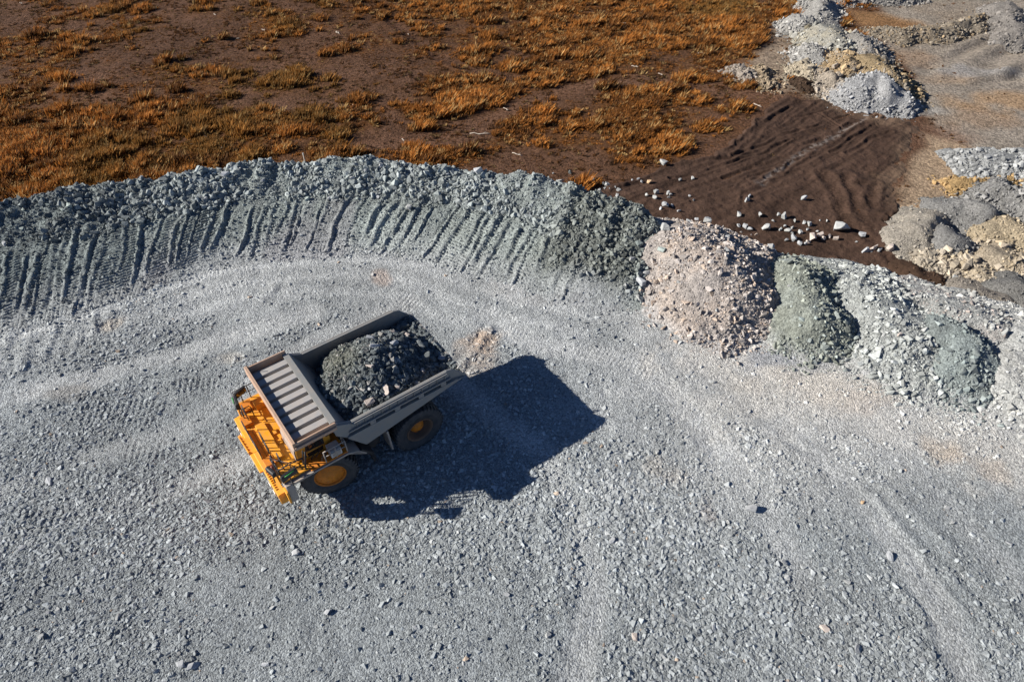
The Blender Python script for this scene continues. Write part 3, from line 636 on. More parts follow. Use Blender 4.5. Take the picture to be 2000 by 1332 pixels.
# ---------------------------------------------------------------- dumped heaps
def ground_z(x, y):
    sd = poly_sd(x, y, BENCH_POLY)
    b = .16*fbm(x*.12, y*.12, 3, 3)-np.maximum(0, 2.5-sd)*.72
    return np.maximum(b, FIELD_Z+.35*fbm(x*.06, y*.06, 81, 3))
HEAPS = []
def heap(ridge, H, base, col, label, r0=1.0, k=.62, seed=1, stones=900, rmax=.28, rmin=.05,  lump=.25, col2=None, c2amt=.5, stone_col=None, res=.12, cat='rubble heap', group=None, bias=0.0, name='rubble_heap', sharp=2.3, rough='rubble'):
    if base > -1: stones, rmin, rmax = int(stones*2.1), rmin*.72, rmax*.62
    ridge = np.array(ridge, float); R = (H+1.2)/k+1.6
    if base < -1: R = H/k+1.2
    x0, y0 = ridge.min(0)-R; x1, y1 = ridge.max(0)+R
    if base > -1: y1 += 3.5
    g = np.random.default_rng(seed); f_ = .94 if base > -1 else .80
    col = np.array(col)*f_; col2 = None if col2 is None else np.array(col2)*f_
    def h(x, y):
        wa_ = .5 if base > -1 else .85
        wx, wy = x+wa_*fbm(x*.5, y*.5, seed, 2), y+wa_*fbm(x*.5, y*.5, seed+9, 2)
        d = seg_dist(wx, wy, ridge)
        z = base+H-k*(np.sqrt(d*d+r0*r0)-r0)+lump*fbm(x*.7, y*.7, seed+3, 4)
        return z+.07*fbm(x*3.1, y*3.1, seed+5, 2)
    xs, ys = np.arange(x0, x1, res), np.arange(y0, y1, res)
    X, Y = np.meshgrid(xs, ys); x, y = X.ravel(), Y.ravel(); z = h(x, y); gz = ground_z(x, y)
    med = fbm(x*.55, y*.55, seed+20, 4); fin = fbm(x*2.4, y*2.4, seed+24, 3)
    c = np.tile(np.array(col, float), (len(x), 1))
    if col2 is not None: c = mix(c, col2, c2amt*sstep(-.15, .35, med))
    c = c*(1+.18*med+.18*fin)[:, None]
    toe = sstep(.75, -.05, z-gz+.25*med)
    if base > -1: c = mix(c, (.40, .40, .40), .75*toe)                       # settled dust and spill at the foot
    F = grid_faces(len(xs), len(ys)); keep = ((z-gz)[F] > -.18).any(1)
    V, F, cc = prune(np.stack([x, y, np.maximum(z, gz-.3)], 1), F, keep, c)
    o = bpy.data.objects.new(name, np_mesh(name, V, F, cc)); o.data.materials.append(M[rough]); link(o)
    tag(o, label, cat, group)
    n = int(stones*14); sx, sy = g.uniform(x0, x1, n), g.uniform(y0, y1, n); sz = h(sx, sy); up = sz-ground_z(sx, sy)
    # coarse pieces roll to the foot and down the side they were tipped from
    w = np.maximum(sstep(-.05, .1, up), .30*sstep(-.9, -.1, up))*np.clip(.35+.75*sstep(H*.75, 0, up)+bias*(sx-ridge[:, 0].mean())/R+.8*fbm(sx*.5, sy*.5, seed+30, 3), .05, 1)
    w = w*(sy < y1-1.0)
    ok = g.random(n) < w; idx = np.where(ok)[0][:stones]; sz = np.maximum(sz, ground_z(sx, sy)-.02); sx, sy, sz = sx[idx], sy[idx], sz[idx]
    r = np.clip(rmin*g.random(len(sx))**(-1/sharp), rmin*.8, rmax); rot, scl = stone_arrays(r, .78, .6, g)
    sc = np.array(stone_col if stone_col is not None else np.array(col)*1.18)
    tint = sc*g.uniform(.72, 1.22, len(sx))[:, None]
    if col2 is not None:
        m = g.random(len(sx)) < c2amt*.45; tint[m] = np.array(col2)*g.uniform(.85, 1.3, m.sum())[:, None]
    tag(scatter('rubble', np.stack([sx, sy, sz+r*.15], 1), rot, scl, tint, M['stone'], 8, seed, o), kind='stuff')
    HEAPS.append((label, h))
    return h
print('heaps')
# row of heaps tipped along the bench edge
hA = heap([(12.6, 39.0), (14.2, 37.4), (14.3, 36.2)], 2.75, 0, (.40, .36, .33), 'largest pinkish beige heap of crushed rock at the end of the berm', seed=101, stones=6500, rmax=.36, rmin=.052, col2=(.45, .36, .29), c2amt=.45, bias=.7, r0=1.6, k=.66)
hB = heap([(20.4, 36.2), (20.2, 34.4), (20.0, 33.0)], 1.95, 0, (.255, .272, .235), 'olive green heap between the beige heap and the pale grey heap', seed=102, stones=4200, rmax=.42, rmin=.05, col2=(.30, .33, .31), c2amt=.45, bias=.9, r0=.9, k=.68)
hC = heap([(24.2, 34.2), (25.3, 32.0), (25.6, 30.4)], 1.5, 0, (.37, .385, .37), 'pale grey heap of coarse rock right of the olive green heap', seed=103, stones=5600, rmax=.40, rmin=.055, col2=(.33, .345, .33), bias=.4, r0=1.6, k=.55)
hD = heap([(28.4, 30.9), (28.3, 29.2)], 1.8, 0, (.235, .262, .255), 'grey green heap of broken rock in front of the pale heaps', seed=104, stones=4200, rmax=.40, rmin=.05, col2=(.27, .31, .30), bias=.9, r0=.9, k=.62)
hE = heap([(33.6, 30.0), (32.2, 27.0)], 1.7, 0, (.43, .43, .41), 'whitish grey heap cut off by the photo edge in the row', seed=105, stones=2600, rmax=.34, rmin=.05, col2=(.38, .39, .38), r0=1.5, k=.55)
hF = heap([(29.6, 32.9), (31.5, 31.6)], 1.5, 0, (.36, .365, .35), 'pinkish grey heap behind the grey green heap on the edge', seed=106, stones=2600, rmax=.34, rmin=.05, col2=(.42, .37, .34), r0=1.2, k=.6)
# ridge of older heaps beyond the dark soil
def fp(p, q, z=FIELD_Z): return tuple(at(p, q, z))
def fheap(px, H, *a, up=.75, **k):
    if px[0][1] < 200 and px[0][0] < 1760: px, H = [(p, q-6) for p, q in px], H*.84
    return heap([fp(p, q, FIELD_Z+H*up) for p, q in px], H, FIELD_Z, *a, **k)
G1, G2, OC, TN = (.37, .358, .335), (.29, .275, .255), (.40, .295, .175), (.39, .335, .27)
fheap([(1563, 42), (1572, 52)], 1.9, G1, 'small pale grey heap on the left side of the far ridge', seed=111, stones=700, rmax=.3, rmin=.08, res=.2, r0=.5)
fheap([(1600, 5), (1606, 28)], 2.3, G1, 'grey heap topmost in the far ridge of heaps', seed=112, stones=700, rmax=.32, rmin=.08, res=.2, r0=.5, col2=G2)
fheap([(1650, -12), (1760, -18)], 2.0, G2, 'long grey rubble bank running off the top of the photo', seed=113, stones=1100, rmax=.36, rmin=.08, res=.22, r0=.6)
fheap([(1612, 62), (1640, 84)], 2.6, (.36, .35, .31), 'greenish grey heap with pale boulders mid way up the far ridge', seed=114, stones=900, rmax=.5, rmin=.08, res=.2, col2=(.42, .37, .27), r0=.6)
fheap([(1588, 100), (1600, 112)], 2.1, G1, 'smooth pale grey heap on the near left of the far ridge', seed=115, stones=500, rmax=.25, rmin=.08, res=.2, r0=.6)
fheap([(1672, 78), (1692, 92)], 2.5, G2, 'dark grey heap bulging right from the far ridge', seed=116, stones=900, rmax=.3, rmin=.08, res=.2, col2=TN, c2amt=.35, r0=.5)
fheap([(1640, 115), (1655, 128)], 2.4, OC, 'ochre yellow rubble heap in the middle of the far ridge', seed=117, stones=900, rmax=.45, rmin=.09, res=.2, col2=TN, c2amt=.6, r0=.6)
fheap([(1695, 122), (1725, 140), (1742, 158)], 2.6, (.33, .25, .15), 'brownish ochre heap behind the whitish heap', seed=118, stones=1300, rmax=.4, rmin=.09, res=.2, col2=(.24, .21, .17), r0=.6, bias=.6)
fheap([(1690, 168), (1718, 158), (1738, 178)], 2.7, (.37, .37, .37), 'whitish grey heap nearest the dark soil in the far ridge', seed=119, stones=900, rmax=.24, rmin=.08, res=.18, r0=.35, k=.68, lump=.35)
fheap([(1640, 168), (1672, 182)], 1.4, TN, 'low tan and grey heap left of the whitish heap', seed=120, stones=500, rmax=.25, rmin=.08, res=.2, col2=(.40, .40, .40), r0=.8)
fheap([(1573, 130), (1582, 142)], 1.7, (.42, .36, .27), 'small cream coloured heap left of the ochre heap', seed=121, stones=500, rmax=.35, rmin=.08, res=.2, r0=.3, k=.7)
fheap([(1612, 146), (1626, 156)], 1.8, TN, 'tan heap with a dark foot below the ochre heap', seed=122, stones=500, rmax=.3, rmin=.08, res=.2, col2=(.30, .24, .17), r0=.4, k=.68)
fheap([(1562, 160), (1572, 166)], .9, (.07, .045, .03), 'small mound of dark peat beside the cream heap', seed=123, stones=250, rmax=.2, rmin=.07, res=.2, r0=.4, cat='soil heap', name='soil_heap')
fheap([(1622, 165), (1632, 172)], .9, (.085, .055, .038), 'small mound of dark peat below the tan heap', seed=124, stones=200, rmax=.2, rmin=.07, res=.2, r0=.4, cat='soil heap', name='soil_heap')
fheap([(1478, 142), (1500, 165)], .8, (.33, .26, .18), 'low scraped bank of tan earth beside the dry grass', seed=125, stones=600, rmax=.3, rmin=.07, res=.2, r0=.5, lump=.5)
fheap([(1440, 142), (1455, 150)], .7, (.36, .31, .26), 'scatter mound of pale broken rock at the grass edge', seed=126, stones=350, rmax=.35, rmin=.08, res=.2, r0=.4, lump=.5)
fheap([(1728, 62), (1765, 68), (1850, 62), (1922, 40)], 1.5, (.27, .23, .18), 'long thin bank of tan earth beside the far working area', seed=127, stones=1500, rmax=.25, rmin=.07, res=.2, r0=.35, k=.75, col2=(.32, .24, .15))
fheap([(1965, 10), (1990, 60)], 1.8, (.24, .22, .20), 'dark grey bank in the upper right corner', seed=128, stones=700, rmax=.3, rmin=.08, res=.22, r0=.5)
fheap([(1935, 315), (2030, 318)], 1.2, (.33, .335, .33), 'low spread of grey cobbles right of the tan ground', seed=129, stones=2600, rmax=.3, rmin=.09, res=.18, r0=2.4, k=.5)
fheap([(1880, 358), (2020, 345)], .9, (.40, .27, .13), 'thin ochre bank below the grey cobbles', seed=130, stones=900, rmax=.25, rmin=.07, res=.18, r0=.4)
# sand and rock heaps at the right, just below the bench edge
fheap([(1812, 425), (1794, 450)], 1.9, (.36, .325, .275), 'smooth beige sand heap nearest the dark soil', seed=131, stones=350, rmax=.16, rmin=.05, res=.16, r0=.3, k=.62, lump=.2, cat='sand heap', name='sand_heap', rough='gravel')
fheap([(1850, 452), (1862, 462)], 1.9, (.25, .245, .235), 'smooth dark grey grit heap beside the beige sand heap', seed=132, stones=500, rmax=.16, rmin=.05, res=.16, r0=.3, k=.64, lump=.18, cat='grit heap', name='grit_heap', rough='gravel', bias=.8)
fheap([(1898, 402), (1915, 410)], 2.0, (.235, .23, .22), 'broad grey grit heap behind the dark grey one', seed=133, stones=400, rmax=.16, rmin=.05, res=.16, r0=.35, k=.62, lump=.18, cat='grit heap', name='grit_heap', rough='gravel')
fheap([(1955, 368), (2010, 392)], 1.7, (.25, .245, .235), 'grey stony heap under the ochre bank', seed=134, stones=1500, rmax=.26, rmin=.06, res=.16, r0=.8)
fheap([(1962, 440), (2010, 455)], 1.7, (.40, .33, .23), 'golden tan gravel heap at the right photo edge', seed=135, stones=1200, rmax=.2, rmin=.06, res=.16, r0=1.0)
fheap([(1945, 492), (1990, 515)], 1.4, (.41, .345, .26), 'tan rubble heap in front of the golden tan heap', seed=136, stones=1700, rmax=.3, rmin=.07, res=.16, r0=.9, col2=(.44, .36, .25))
fheap([(1875, 505), (1915, 525)], 1.0, (.42, .36, .28), 'low cream rubble heap with boulders in front of the grit heaps', seed=137, stones=2200, rmax=.45, rmin=.08, res=.16, r0=1.0, col2=(.46, .38, .27))
fheap([(1915, 575), (1960, 590)], 1.7, (.27, .24, .205), 'smooth brownish grey grit heap behind the row of heaps', seed=138, stones=400, rmax=.15, rmin=.05, res=.16, r0=.6, cat='grit heap', name='grit_heap', rough='gravel', lump=.12)
fheap([(1990, 560), (2030, 580)], 2.0, (.19, .185, .175), 'dark grey grit heap at the edge behind the row', seed=139, stones=400, rmax=.15, rmin=.05, res=.16, r0=.5, cat='grit heap', name='grit_heap', rough='gravel', lump=.12)
fheap([(1815, 492), (1850, 505)], .9, (.40, .35, .28), 'pale stony bank along the foot of the beige sand heap', seed=140, stones=1200, rmax=.35, rmin=.07, res=.16, r0=.7)
fheap([(1775, 528), (1812, 541)], .7, (.075, .045, .03), 'low bank of dark earth against the bench edge', seed=141, stones=150, rmax=.12, rmin=.05, res=.16, r0=.8, cat='soil heap', name='soil_heap', rough='loam')

# ---------------------------------------------------------------- loaded dump truck (x forward, y to its left, z up; origin under the rear axle)
print('truck')
class MB:
    def __init__(s): s.v, s.f, s.sm = [], [], []
    def add(s, v, f, smooth=False):
        o = len(s.v); s.v += [tuple(p) for p in v]; s.f += [tuple(i+o for i in q) for q in f]; s.sm += [smooth]*len(f); return s
    def hexa(s, p): return s.add(p, [(0, 3, 2, 1), (4, 5, 6, 7), (0, 1, 5, 4), (1, 2, 6, 5), (2, 3, 7, 6), (3, 0, 4, 7)])
    def box(s, x0, x1, y0, y1, z0, z1):
        return s.hexa([(x0, y0, z0), (x1, y0, z0), (x1, y1, z0), (x0, y1, z0), (x0, y0, z1), (x1, y0, z1), (x1, y1, z1), (x0, y1, z1)])
    def prism(s, poly, a0, a1, axis='y'):          # polygon in the two other axes, extruded along the axis
        mk = {'y': lambda p, a: (p[0], a, p[1]), 'x': lambda p, a: (a, p[0], p[1]), 'z': lambda p, a: (p[0], p[1], a)}[axis]
        n = len(poly); v = [mk(p, a0) for p in poly]+[mk(p, a1) for p in poly]
        return s.add(v, [tuple(range(n)), tuple(range(2*n-1, n-1, -1))]+[(i, n+i, n+(i+1) % n, (i+1) % n) for i in range(n)])
    def bar(s, a, b, w, h):                        # square bar between two points
        a, b = Vector(a), Vector(b); d = (b-a).normalized(); u = d.cross(Vector((0, 0, 1)))
        u = (u if u.length > .05 else Vector((0, 1, 0))).normalized(); k = u.cross(d)
        return s.hexa([p+u*i*w/2+k*j*h/2 for p, i, j in [(a, -1, -1), (b, -1, -1), (b, 1, -1), (a, 1, -1), (a, -1, 1), (b, -1, 1), (b, 1, 1), (a, 1, 1)]])
    def tube(s, pts, r=.03, seg=8):
        pts = [Vector(p) for p in pts]; rings = []
        for i, p in enumerate(pts):
            d = (pts[min(i+1, len(pts)-1)]-pts[max(i-1, 0)]).normalized()
            u = d.cross(Vector((.13, .27, .95))).normalized(); w = d.cross(u)
            rings.append([p+(u*math.cos(6.2832*k/seg)+w*math.sin(6.2832*k/seg))*r for k in range(seg)])
        v = [q for g in rings for q in g]
        f = [(i*seg+k, i*seg+(k+1) % seg, (i+1)*seg+(k+1) % seg, (i+1)*seg+k) for i in range(len(pts)-1) for k in range(seg)]
        f += [tuple(range(seg-1, -1, -1)), tuple((len(pts)-1)*seg+k for k in range(seg))]
        return s.add(v, f, True)
    def lathe(s, prof, seg=48, c=(0, 0, 0), closed=False, smooth=True):   # profile (radius, y) about the y axis
        n = len(prof); v = [(c[0]+r*math.cos(6.2832*k/seg), c[1]+y, c[2]+r*math.sin(6.2832*k/seg)) for k in range(seg) for r, y in prof]
        m = n if closed else n-1
        f = [(k*n+i, k*n+(i+1) % n, ((k+1) % seg)*n+(i+1) % n, ((k+1) % seg)*n+i) for k in range(seg) for i in range(m)]
        return s.add(v, f, smooth)
    def build(s, name, mat, parent=None, bevel=.012):
        me = bpy.data.meshes.new(name); me.from_pydata(s.v, [], s.f); me.materials.append(mat)
        me.polygons.foreach_set('use_smooth', s.sm)
        bm = bmesh.new(); bm.from_mesh(me); bmesh.ops.recalc_face_normals(bm, faces=bm.faces[:]); bm.to_mesh(me); bm.free()
        o = link(bpy.data.objects.new(name, me), parent)
        if bevel:
            b = o.modifiers.new('bevel', 'BEVEL'); b.width = bevel; b.segments = 1; b.limit_method = 'ANGLE'; b.angle_limit = math.radians(40)
        return o
def empty(name, loc, rz=0, parent=None):
    o = bpy.data.objects.new(name, None); o.location = loc; o.rotation_euler = (0, 0, rz); o.empty_display_size = .2; return link(o, parent)

TX, TY, TR = -6.974, 25.533, math.radians(216.553)
T = empty('dump_truck', (TX, TY, 0), TR)
tag(T, 'yellow mining dump truck with a grey body heaped with dark rock', 'dump truck')

# frame, axles, tanks
f = MB()
for y in (-.95, .95): f.prism([(-1.2, 1.5), (7.4, 1.15), (7.6, 1.3), (7.6, 1.95), (3.4, 2.2), (-1.2, 2.1)], y-.17, y+.17)
for x in (-.9, 1.9, 3.6, 6.9): f.box(x-.15, x+.15, -.77, .77, 1.35, 1.9)
f.box(4.2, 6.6, -.7, .7, 1.5, 2.9)                    # engine block
f.build('chassis', M['frame'], T)
a = MB(); a.lathe([(0, -2.2), (.42, -2.2), (.48, -.6), (.78, -.45), (.78, .45), (.48, .6), (.42, 2.2), (0, 2.2)], 24, (0, 0, 1.51)); a.build('rear_axle', M['frame'], T, 0)
a = MB(); a.box(5.05, 5.55, -2.0, 2.0, 1.3, 1.7); a.build('front_axle', M['frame'], T)
for sy in (-1, 1):
    c = MB(); c.tube([(5.3, sy*1.35, 1.5), (5.2, sy*1.30, 3.1)], .2, 16); c.build('suspension_cylinder', M['frame'], T, 0)
    c = MB(); c.tube([(2.4, sy*.75, 1.6), (2.0, sy*.8, 3.0)], .16, 16); c.build('hoist_cylinder', M['frame'], T, 0)
c = MB(); c.lathe([(0, 1.35), (.5, 1.35), (.55, 1.4), (.55, 2.3), (.5, 2.36), (0, 2.36)], 24, (2.65, 0, 1.75)); c.build('hydraulic_tank', M['frame'], T, 0)
c = MB(); c.prism([(2.0, 1.1), (3.2, 1.1), (3.2, 2.3), (2.0, 2.3)], -2.5, -1.3); c.build('fuel_tank', M['orange'], T, .06)
c = MB(); c.prism([(3.1, 2.05), (3.65, 2.9), (3.55, 2.95), (2.95, 2.2)], 2.2, 3.35); c.prism([(2.95, 1.3), (3.05, 1.3), (3.1, 2.2), (2.95, 2.2)], 2.3, 3.3); c.build('mud_flap', M['black'], T)
c = MB(); c.prism([(1.75, 1.2), (1.85, 1.2), (1.95, 2.9), (1.85, 2.9)], 2.2, 3.1); c.build('mud_flap', M['fender'], T)
l_ = MB()
for y in (2.55, 2.95): l_.bar((2.75, y, .75), (2.95, y, 2.0), .05, .05)
for k in range(4): l_.bar((2.78+.05*k, 2.55, .85+.32*k), (2.78+.05*k, 2.95, .85+.32*k), .05, .04)
l_.build('ladder', M['tube'], T, 0)

# wheels
def tyre_mb():
    t = MB(); prof = [(.80, -.30), (.86, -.38), (1.15, -.435), (1.32, -.43), (1.43, -.40), (1.475, -.36), (1.485, -.2), (1.49, 0), (1.485, .2), (1.475, .36), (1.43, .40), (1.32, .43), (1.15, .435), (.86, .38), (.80, .30)]
    t.lathe(prof, 72)
    for k in range(38):
        for sd_ in (-1, 1):
            a_ = 6.2832*(k+(0 if sd_ < 0 else .5))/38; R = Matrix.Rotation(-a_, 3, 'Y')
            p = []
            for r0, y0, y1, w in ((1.40, .03, .435, .075), (1.53, .03, .40, .06)):
                p += [R @ Vector((r0, sd_*y0, -w+.09)), R @ Vector((r0, sd_*y1, -w-.02)), R @ Vector((r0, sd_*y1, w-.02)), R @ Vector((r0, sd_*y0, w+.09))]
            t.hexa(p)
        # raised sidewall bars
    for r0 in (1.02, 1.26): t.lathe([(r0-.03, .41 if r0 < 1.1 else .433), (r0, .455 if r0 > 1.1 else .43), (r0+.03, .44)], 72)
    return t
def front_rim():
    t = MB(); t.lathe([(.80, .05), (.80, .36), (.845, .40), (.85, .36), (.82, .30), (.79, .28), (.70, .30), (.66, .355), (.40, .375), (.36, .41), (.16, .42), (.14, .40), (0, .40)], 48)
    for k in range(20):
        a_ = 6.2832*k/20; t.lathe([(.03, 0), (.03, .05), (0, .055)], 8, (.76*math.cos(a_), .30, .76*math.sin(a_)))
    for k in range(10):
        a_ = 6.2832*(k+.5)/10; t.lathe([(.022, 0), (.022, .04), (0, .045)], 8, (.53*math.cos(a_), .36, .53*math.sin(a_)))
    return t
def rear_rim():
    t = MB(); t.lathe([(.80, -.3), (.80, .30), (.83, .40), (.79, .43), (.745, .40), (.70, .30), (.68, -.22), (.38, -.28)], 48); return t
def rear_hub():
    t = MB(); t.lathe([(.42, -.30), (.42, .02), (.37, .12), (.22, .17), (.2, .20), (0, .20)], 32)
    for k in range(14):
        a_ = 6.2832*k/14; t.lathe([(.025, 0), (.025, .05), (0, .05)], 8, (.32*math.cos(a_), .12, .32*math.sin(a_)))
    return t
def wheel(x, y, rz, parts):
    w = empty('wheel', (x, y, 1.50), rz, T)
    for nm, me, m in parts: pass
    return w
tm_ = tyre_mb().build('tyre', M['rubber'], None, 0); fr_ = front_rim().build('rim', M['orange'], None, 0)
rr_ = rear_rim().build('rim', M['rimsteel'], None, 0); hb_ = rear_hub().build('hub', M['orange'], None, 0)
protos = {'tyre': tm_, 'front': fr_, 'rear': rr_, 'hub': hb_}; usedp = set()
def put(key, parent):
    o = protos[key]
    if key in usedp:
        n_ = o.name.split('.')[0]; o = o.copy(); o.name = n_; COL.objects.link(o)
    usedp.add(key); o.parent = parent
for x, y, rz, kind in [(5.3, 2.45, -15, 'front'), (5.3, -2.45, 165, 'front'), (0, 2.68, 0, 'rear'), (0, -2.68, 180, 'rear'), (0, 1.66, 0, 'inner'), (0, -1.66, 180, 'inner')]:
    w = empty('wheel', (x, y, 1.50), math.radians(rz), T)
    put('tyre', w); put('front' if kind == 'front' else 'rear', w)
    if kind == 'rear': put('hub', w)

# dump body: walls, floor, front wall
b = MB()
ZR, YB = 4.95, 2.95
zl = lambda x: 2.78+(3.17-x)*.2                      # lower edge of the side
side = [(4.62, 5.42), (4.3, 5.3), (3.62, ZR), (-2.1, ZR), (-2.42, 4.86), (-3.12, 4.12), (-3.15, 3.95), (3.17, 2.78), (3.92, 3.83), (4.5, 4.55)]
for sy in (-1, 1):
    b.prism(side, sy*(YB-.13), sy*YB)
    # boxed rim rail, with webs, over a recessed panel and a lower plate
    b.prism([(3.62, ZR+.003), (-2.08, ZR+.003), (-2.2, 4.50), (3.78, 4.50)], sy*(YB+.003), sy*(YB+.07))
    b.box(-2.05, 3.6, sy*YB, sy*(YB+.16), 4.84, 4.90) if sy > 0 else b.box(-2.05, 3.6, -(YB+.16), -YB, 4.84, 4.90)
    for k in range(12):
        x = -1.9+k*.48; b.box(x-.018, x+.018, min(sy*(YB+.07), sy*(YB+.15)), max(sy*(YB+.07), sy*(YB+.15)), 4.52, 4.84)
    b.prism([(3.86, 4.50), (-2.2, 4.50), (-2.3, 4.40), (3.9, 4.40)], sy*(YB+.003), sy*(YB+.2))
    b.prism([(4.0, 4.02), (-2.75, 4.02), (-3.13, 3.96), (3.17, 2.795), (3.9, 3.83)], sy*(YB+.003), sy*(YB+.15))
    b.prism([(4.0, 4.14), (-2.5, 4.14), (-2.75, 4.02), (4.02, 4.02)], sy*(YB+.003), sy*(YB+.2))
    for x in (2.55, 1.1, -.35, -1.75): b.box(x-.16, x+.16, min(sy*(YB+.004), sy*(YB+.19)), max(sy*(YB+.004), sy*(YB+.19)), 4.145, 4.395)
    b.prism([(4.62, 5.43), (3.66, ZR), (3.72, 4.5), (4.02, 4.02), (4.55, 4.6)], sy*(YB+.003), sy*(YB+.10))
zf = lambda x: 2.95+(3.1-x)*.176
b.hexa([(3.15, -2.82, 2.80), (-3.15, -2.82, zf(-3.15)-.16), (-3.15, 2.82, zf(-3.15)-.16), (3.15, 2.82, 2.80), (3.15, -2.82, 2.96), (-3.15, -2.82, zf(-3.15)), (-3.15, 2.82, zf(-3.15)), (3.15, 2.82, 2.96)])
b.prism([(4.62, 5.42), (4.30, 5.42), (2.95, 2.96), (3.16, 2.80), (3.92, 3.83), (4.56, 4.6)], -2.818, 2.818)
b.prism([(-3.15, 4.12), (-3.28, 4.12), (-3.28, 3.8), (-3.15, 3.8)], -2.9, 2.9)
for k in range(7): b.box(-2.6+k*.9, -2.4+k*.9, -2.7, 2.7, zf(-2.5+k*.9)-.36, zf(-2.5+k*.9)-.165)
for y in (-.85, .85): b.prism([(-2.9, 3.72), (3.0, 2.65), (3.0, 2.45), (-1.3, 2.45+.4)], y-.14, y+.14)
BODY = b.build('dump_body', M['body'], T)
for y in (-2.55, 2.62):                                # lugs at the tail
    h = MB(); h.tube([(-2.95, y, 4.30), (-3.12, y, 4.42), (-3.22, y, 4.36), (-3.2, y, 4.2)], .035); h.build('lifting_hook', M['white'], BODY, 0)
# canopy over the cab
c = MB(); c.box(4.55, 6.56, -2.98, 2.98, 5.06, 5.12)
c.box(4.38, 4.60, -3.0, 3.0, 5.06, 5.40)
c.prism([(4.40, 5.398), (4.38, 5.10), (4.25, 5.08), (4.28, 5.30)], -2.95, 2.95)
CAN = c.build('canopy', M['canopy'], T)
g = MB(); g.box(6.565, 6.66, -3.1, 3.1, 5.10, 5.68); g.box(6.50, 6.563, -3.1, 3.1, 5.60, 5.68); fl = g.build('front_flange', M['tan_edge'], CAN)
for sy in (-1, 1):
    g = MB(); y0, y1 = sorted((sy*2.985, sy*3.08)); g.box(4.40, 6.56, y0, y1, 5.06, 5.60)
    y0, y1 = sorted((sy*3.083, sy*3.20)); g.box(4.42, 6.60, y0, y1, 5.36, 5.40)
    g.build('side_flange', M['tan_edge'], CAN)
for k in range(9):
    y = -2.42+k*.605; j = random.uniform(-.02, .02)
    g = MB(); g.hexa([(4.605, y-.21, 5.122), (6.55, y-.21, 5.122), (6.55, y+.21, 5.122), (4.605, y+.21, 5.122), (4.61, y-.20, 5.395+j), (6.55, y-.20, 5.37), (6.55, y+.20, 5.37), (4.61, y+.20, 5.395+j)])
    g.build('rib', M['canopy'], CAN, .02)

# front platform, nose, bumper
d = MB(); d.box(4.3, 7.0, -3.1, 2.5, 3.30, 3.398); d.box(7.003, 7.72, -3.1, 3.1, 3.28, 3.388); d.box(7.723, 8.02, -2.1, 1.95, 3.2, 3.372)
d.box(6.3, 7.0, 2.503, 3.1, 3.28, 3.386)
DECK = d.build('platform', M['yellow'], T)
d = MB(); d.box(7.02, 7.50, -.95, 1.72, 3.392, 3.56); d.build('engine_hatch', M['yellow'], DECK)
d = MB(); d.box(6.42, 6.99, -2.45, -1.95, 3.40, 3.80); d.build('battery_box', M['yellow'], DECK)
d = MB(); d.box(7.05, 7.66, -2.9, -2.2, 3.39, 3.52); d.build('step_plate', M['orange'], DECK)
d = MB(); d.box(7.52, 7.98, -1.85, -1.18, 3.39, 3.62); d.build('tool_box', M['orange'], DECK)
d = MB(); d.box(7.50, 8.02, 1.35, 1.92, 3.39, 3.60); d.build('tool_box', M['orange'], DECK)
d = MB(); d.box(7.95, 8.03, -1.1, 1.3, 3.376, 3.62); d.build('kick_plate', M['yellow'], DECK)
for y in (-.2, .55):
    d = MB(); d.box(6.66, 6.98, y, y+.32, 3.40, 3.47); d.build('hatch', M['yellow'], DECK)
n_ = MB(); n_.box(6.2, 7.72, -1.9, 1.7, 1.5, 3.275); n_.build('nose', M['yellow'], T)
g = MB(); g.box(7.725, 7.77, -1.55, 1.35, 1.85, 3.1)
for k in range(11): g.box(7.775, 7.81, -1.55, 1.35, 1.9+k*.11, 1.95+k*.11)
g.build('radiator_grille', M['black'], T)
bm_ = MB(); bm_.prism([(7.80, 1.55), (8.15, 1.6), (8.17, 2.40), (7.75, 2.44), (7.75, 1.55)], -3.12, 2.98); bm_.box(7.86, 8.36, -2.1, .9, 2.05, 2.14)
for k in range(9): bm_.box(8.0, 8.14, 1.25+k*.16, 1.33+k*.16, 2.40, 2.47)
BUMP = bm_.build('bumper', M['yellow'], T, .03)
for y in (-2.55, -2.05, 1.85, 2.4):
    h = MB(); h.box(8.18, 8.24, y-.16, y+.16, 1.85, 2.15); h.build('headlight', M['lamp'], BUMP, .02)
for sy in (-1, 1):
    e = MB(); y0, y1 = sorted((sy*2.55, sy*3.38))
    e.box(7.30, 7.70, y0, y1, 1.85, 3.26); e.build('fender_front', M['fender'], T, .03)
    e = MB(); y0, y1 = sorted((sy*3.0, sy*3.45)); e.box(7.705, 7.80, y0, y1, 1.95, 2.9); e.build('fender_edge', M['yellow'], T)
    e = MB(); y0, y1 = sorted((sy*2.62, sy*3.36))
    e.prism([(6.95, 3.12), (6.4, 3.24), (4.35, 3.24), (3.75, 2.95), (3.45, 2.45), (3.38, 2.5), (3.68, 3.05), (4.32, 3.36), (6.45, 3.36), (7.0, 3.26)][::-1] if False else [(7.28, 3.1), (7.28, 3.22), (6.4, 3.26), (4.3, 3.26), (3.72, 2.98), (3.40, 2.46), (3.34, 2.5), (3.64, 2.9), (4.28, 3.14), (6.4, 3.14)], y0, y1)
    e.build('fender', M['fender'], T)
# diagonal front stair
st_ = MB()
for x in (7.95, 8.4): st_.bar((x, -2.0, 2.1), (x, .4, 3.3), .05, .16)
for k in range(6): st_.box(7.96, 8.38, -1.85+k*.4, -1.6+k*.4, 2.2+k*.2, 2.23+k*.2)
st_.build('stair', M['yellow'], T, 0)

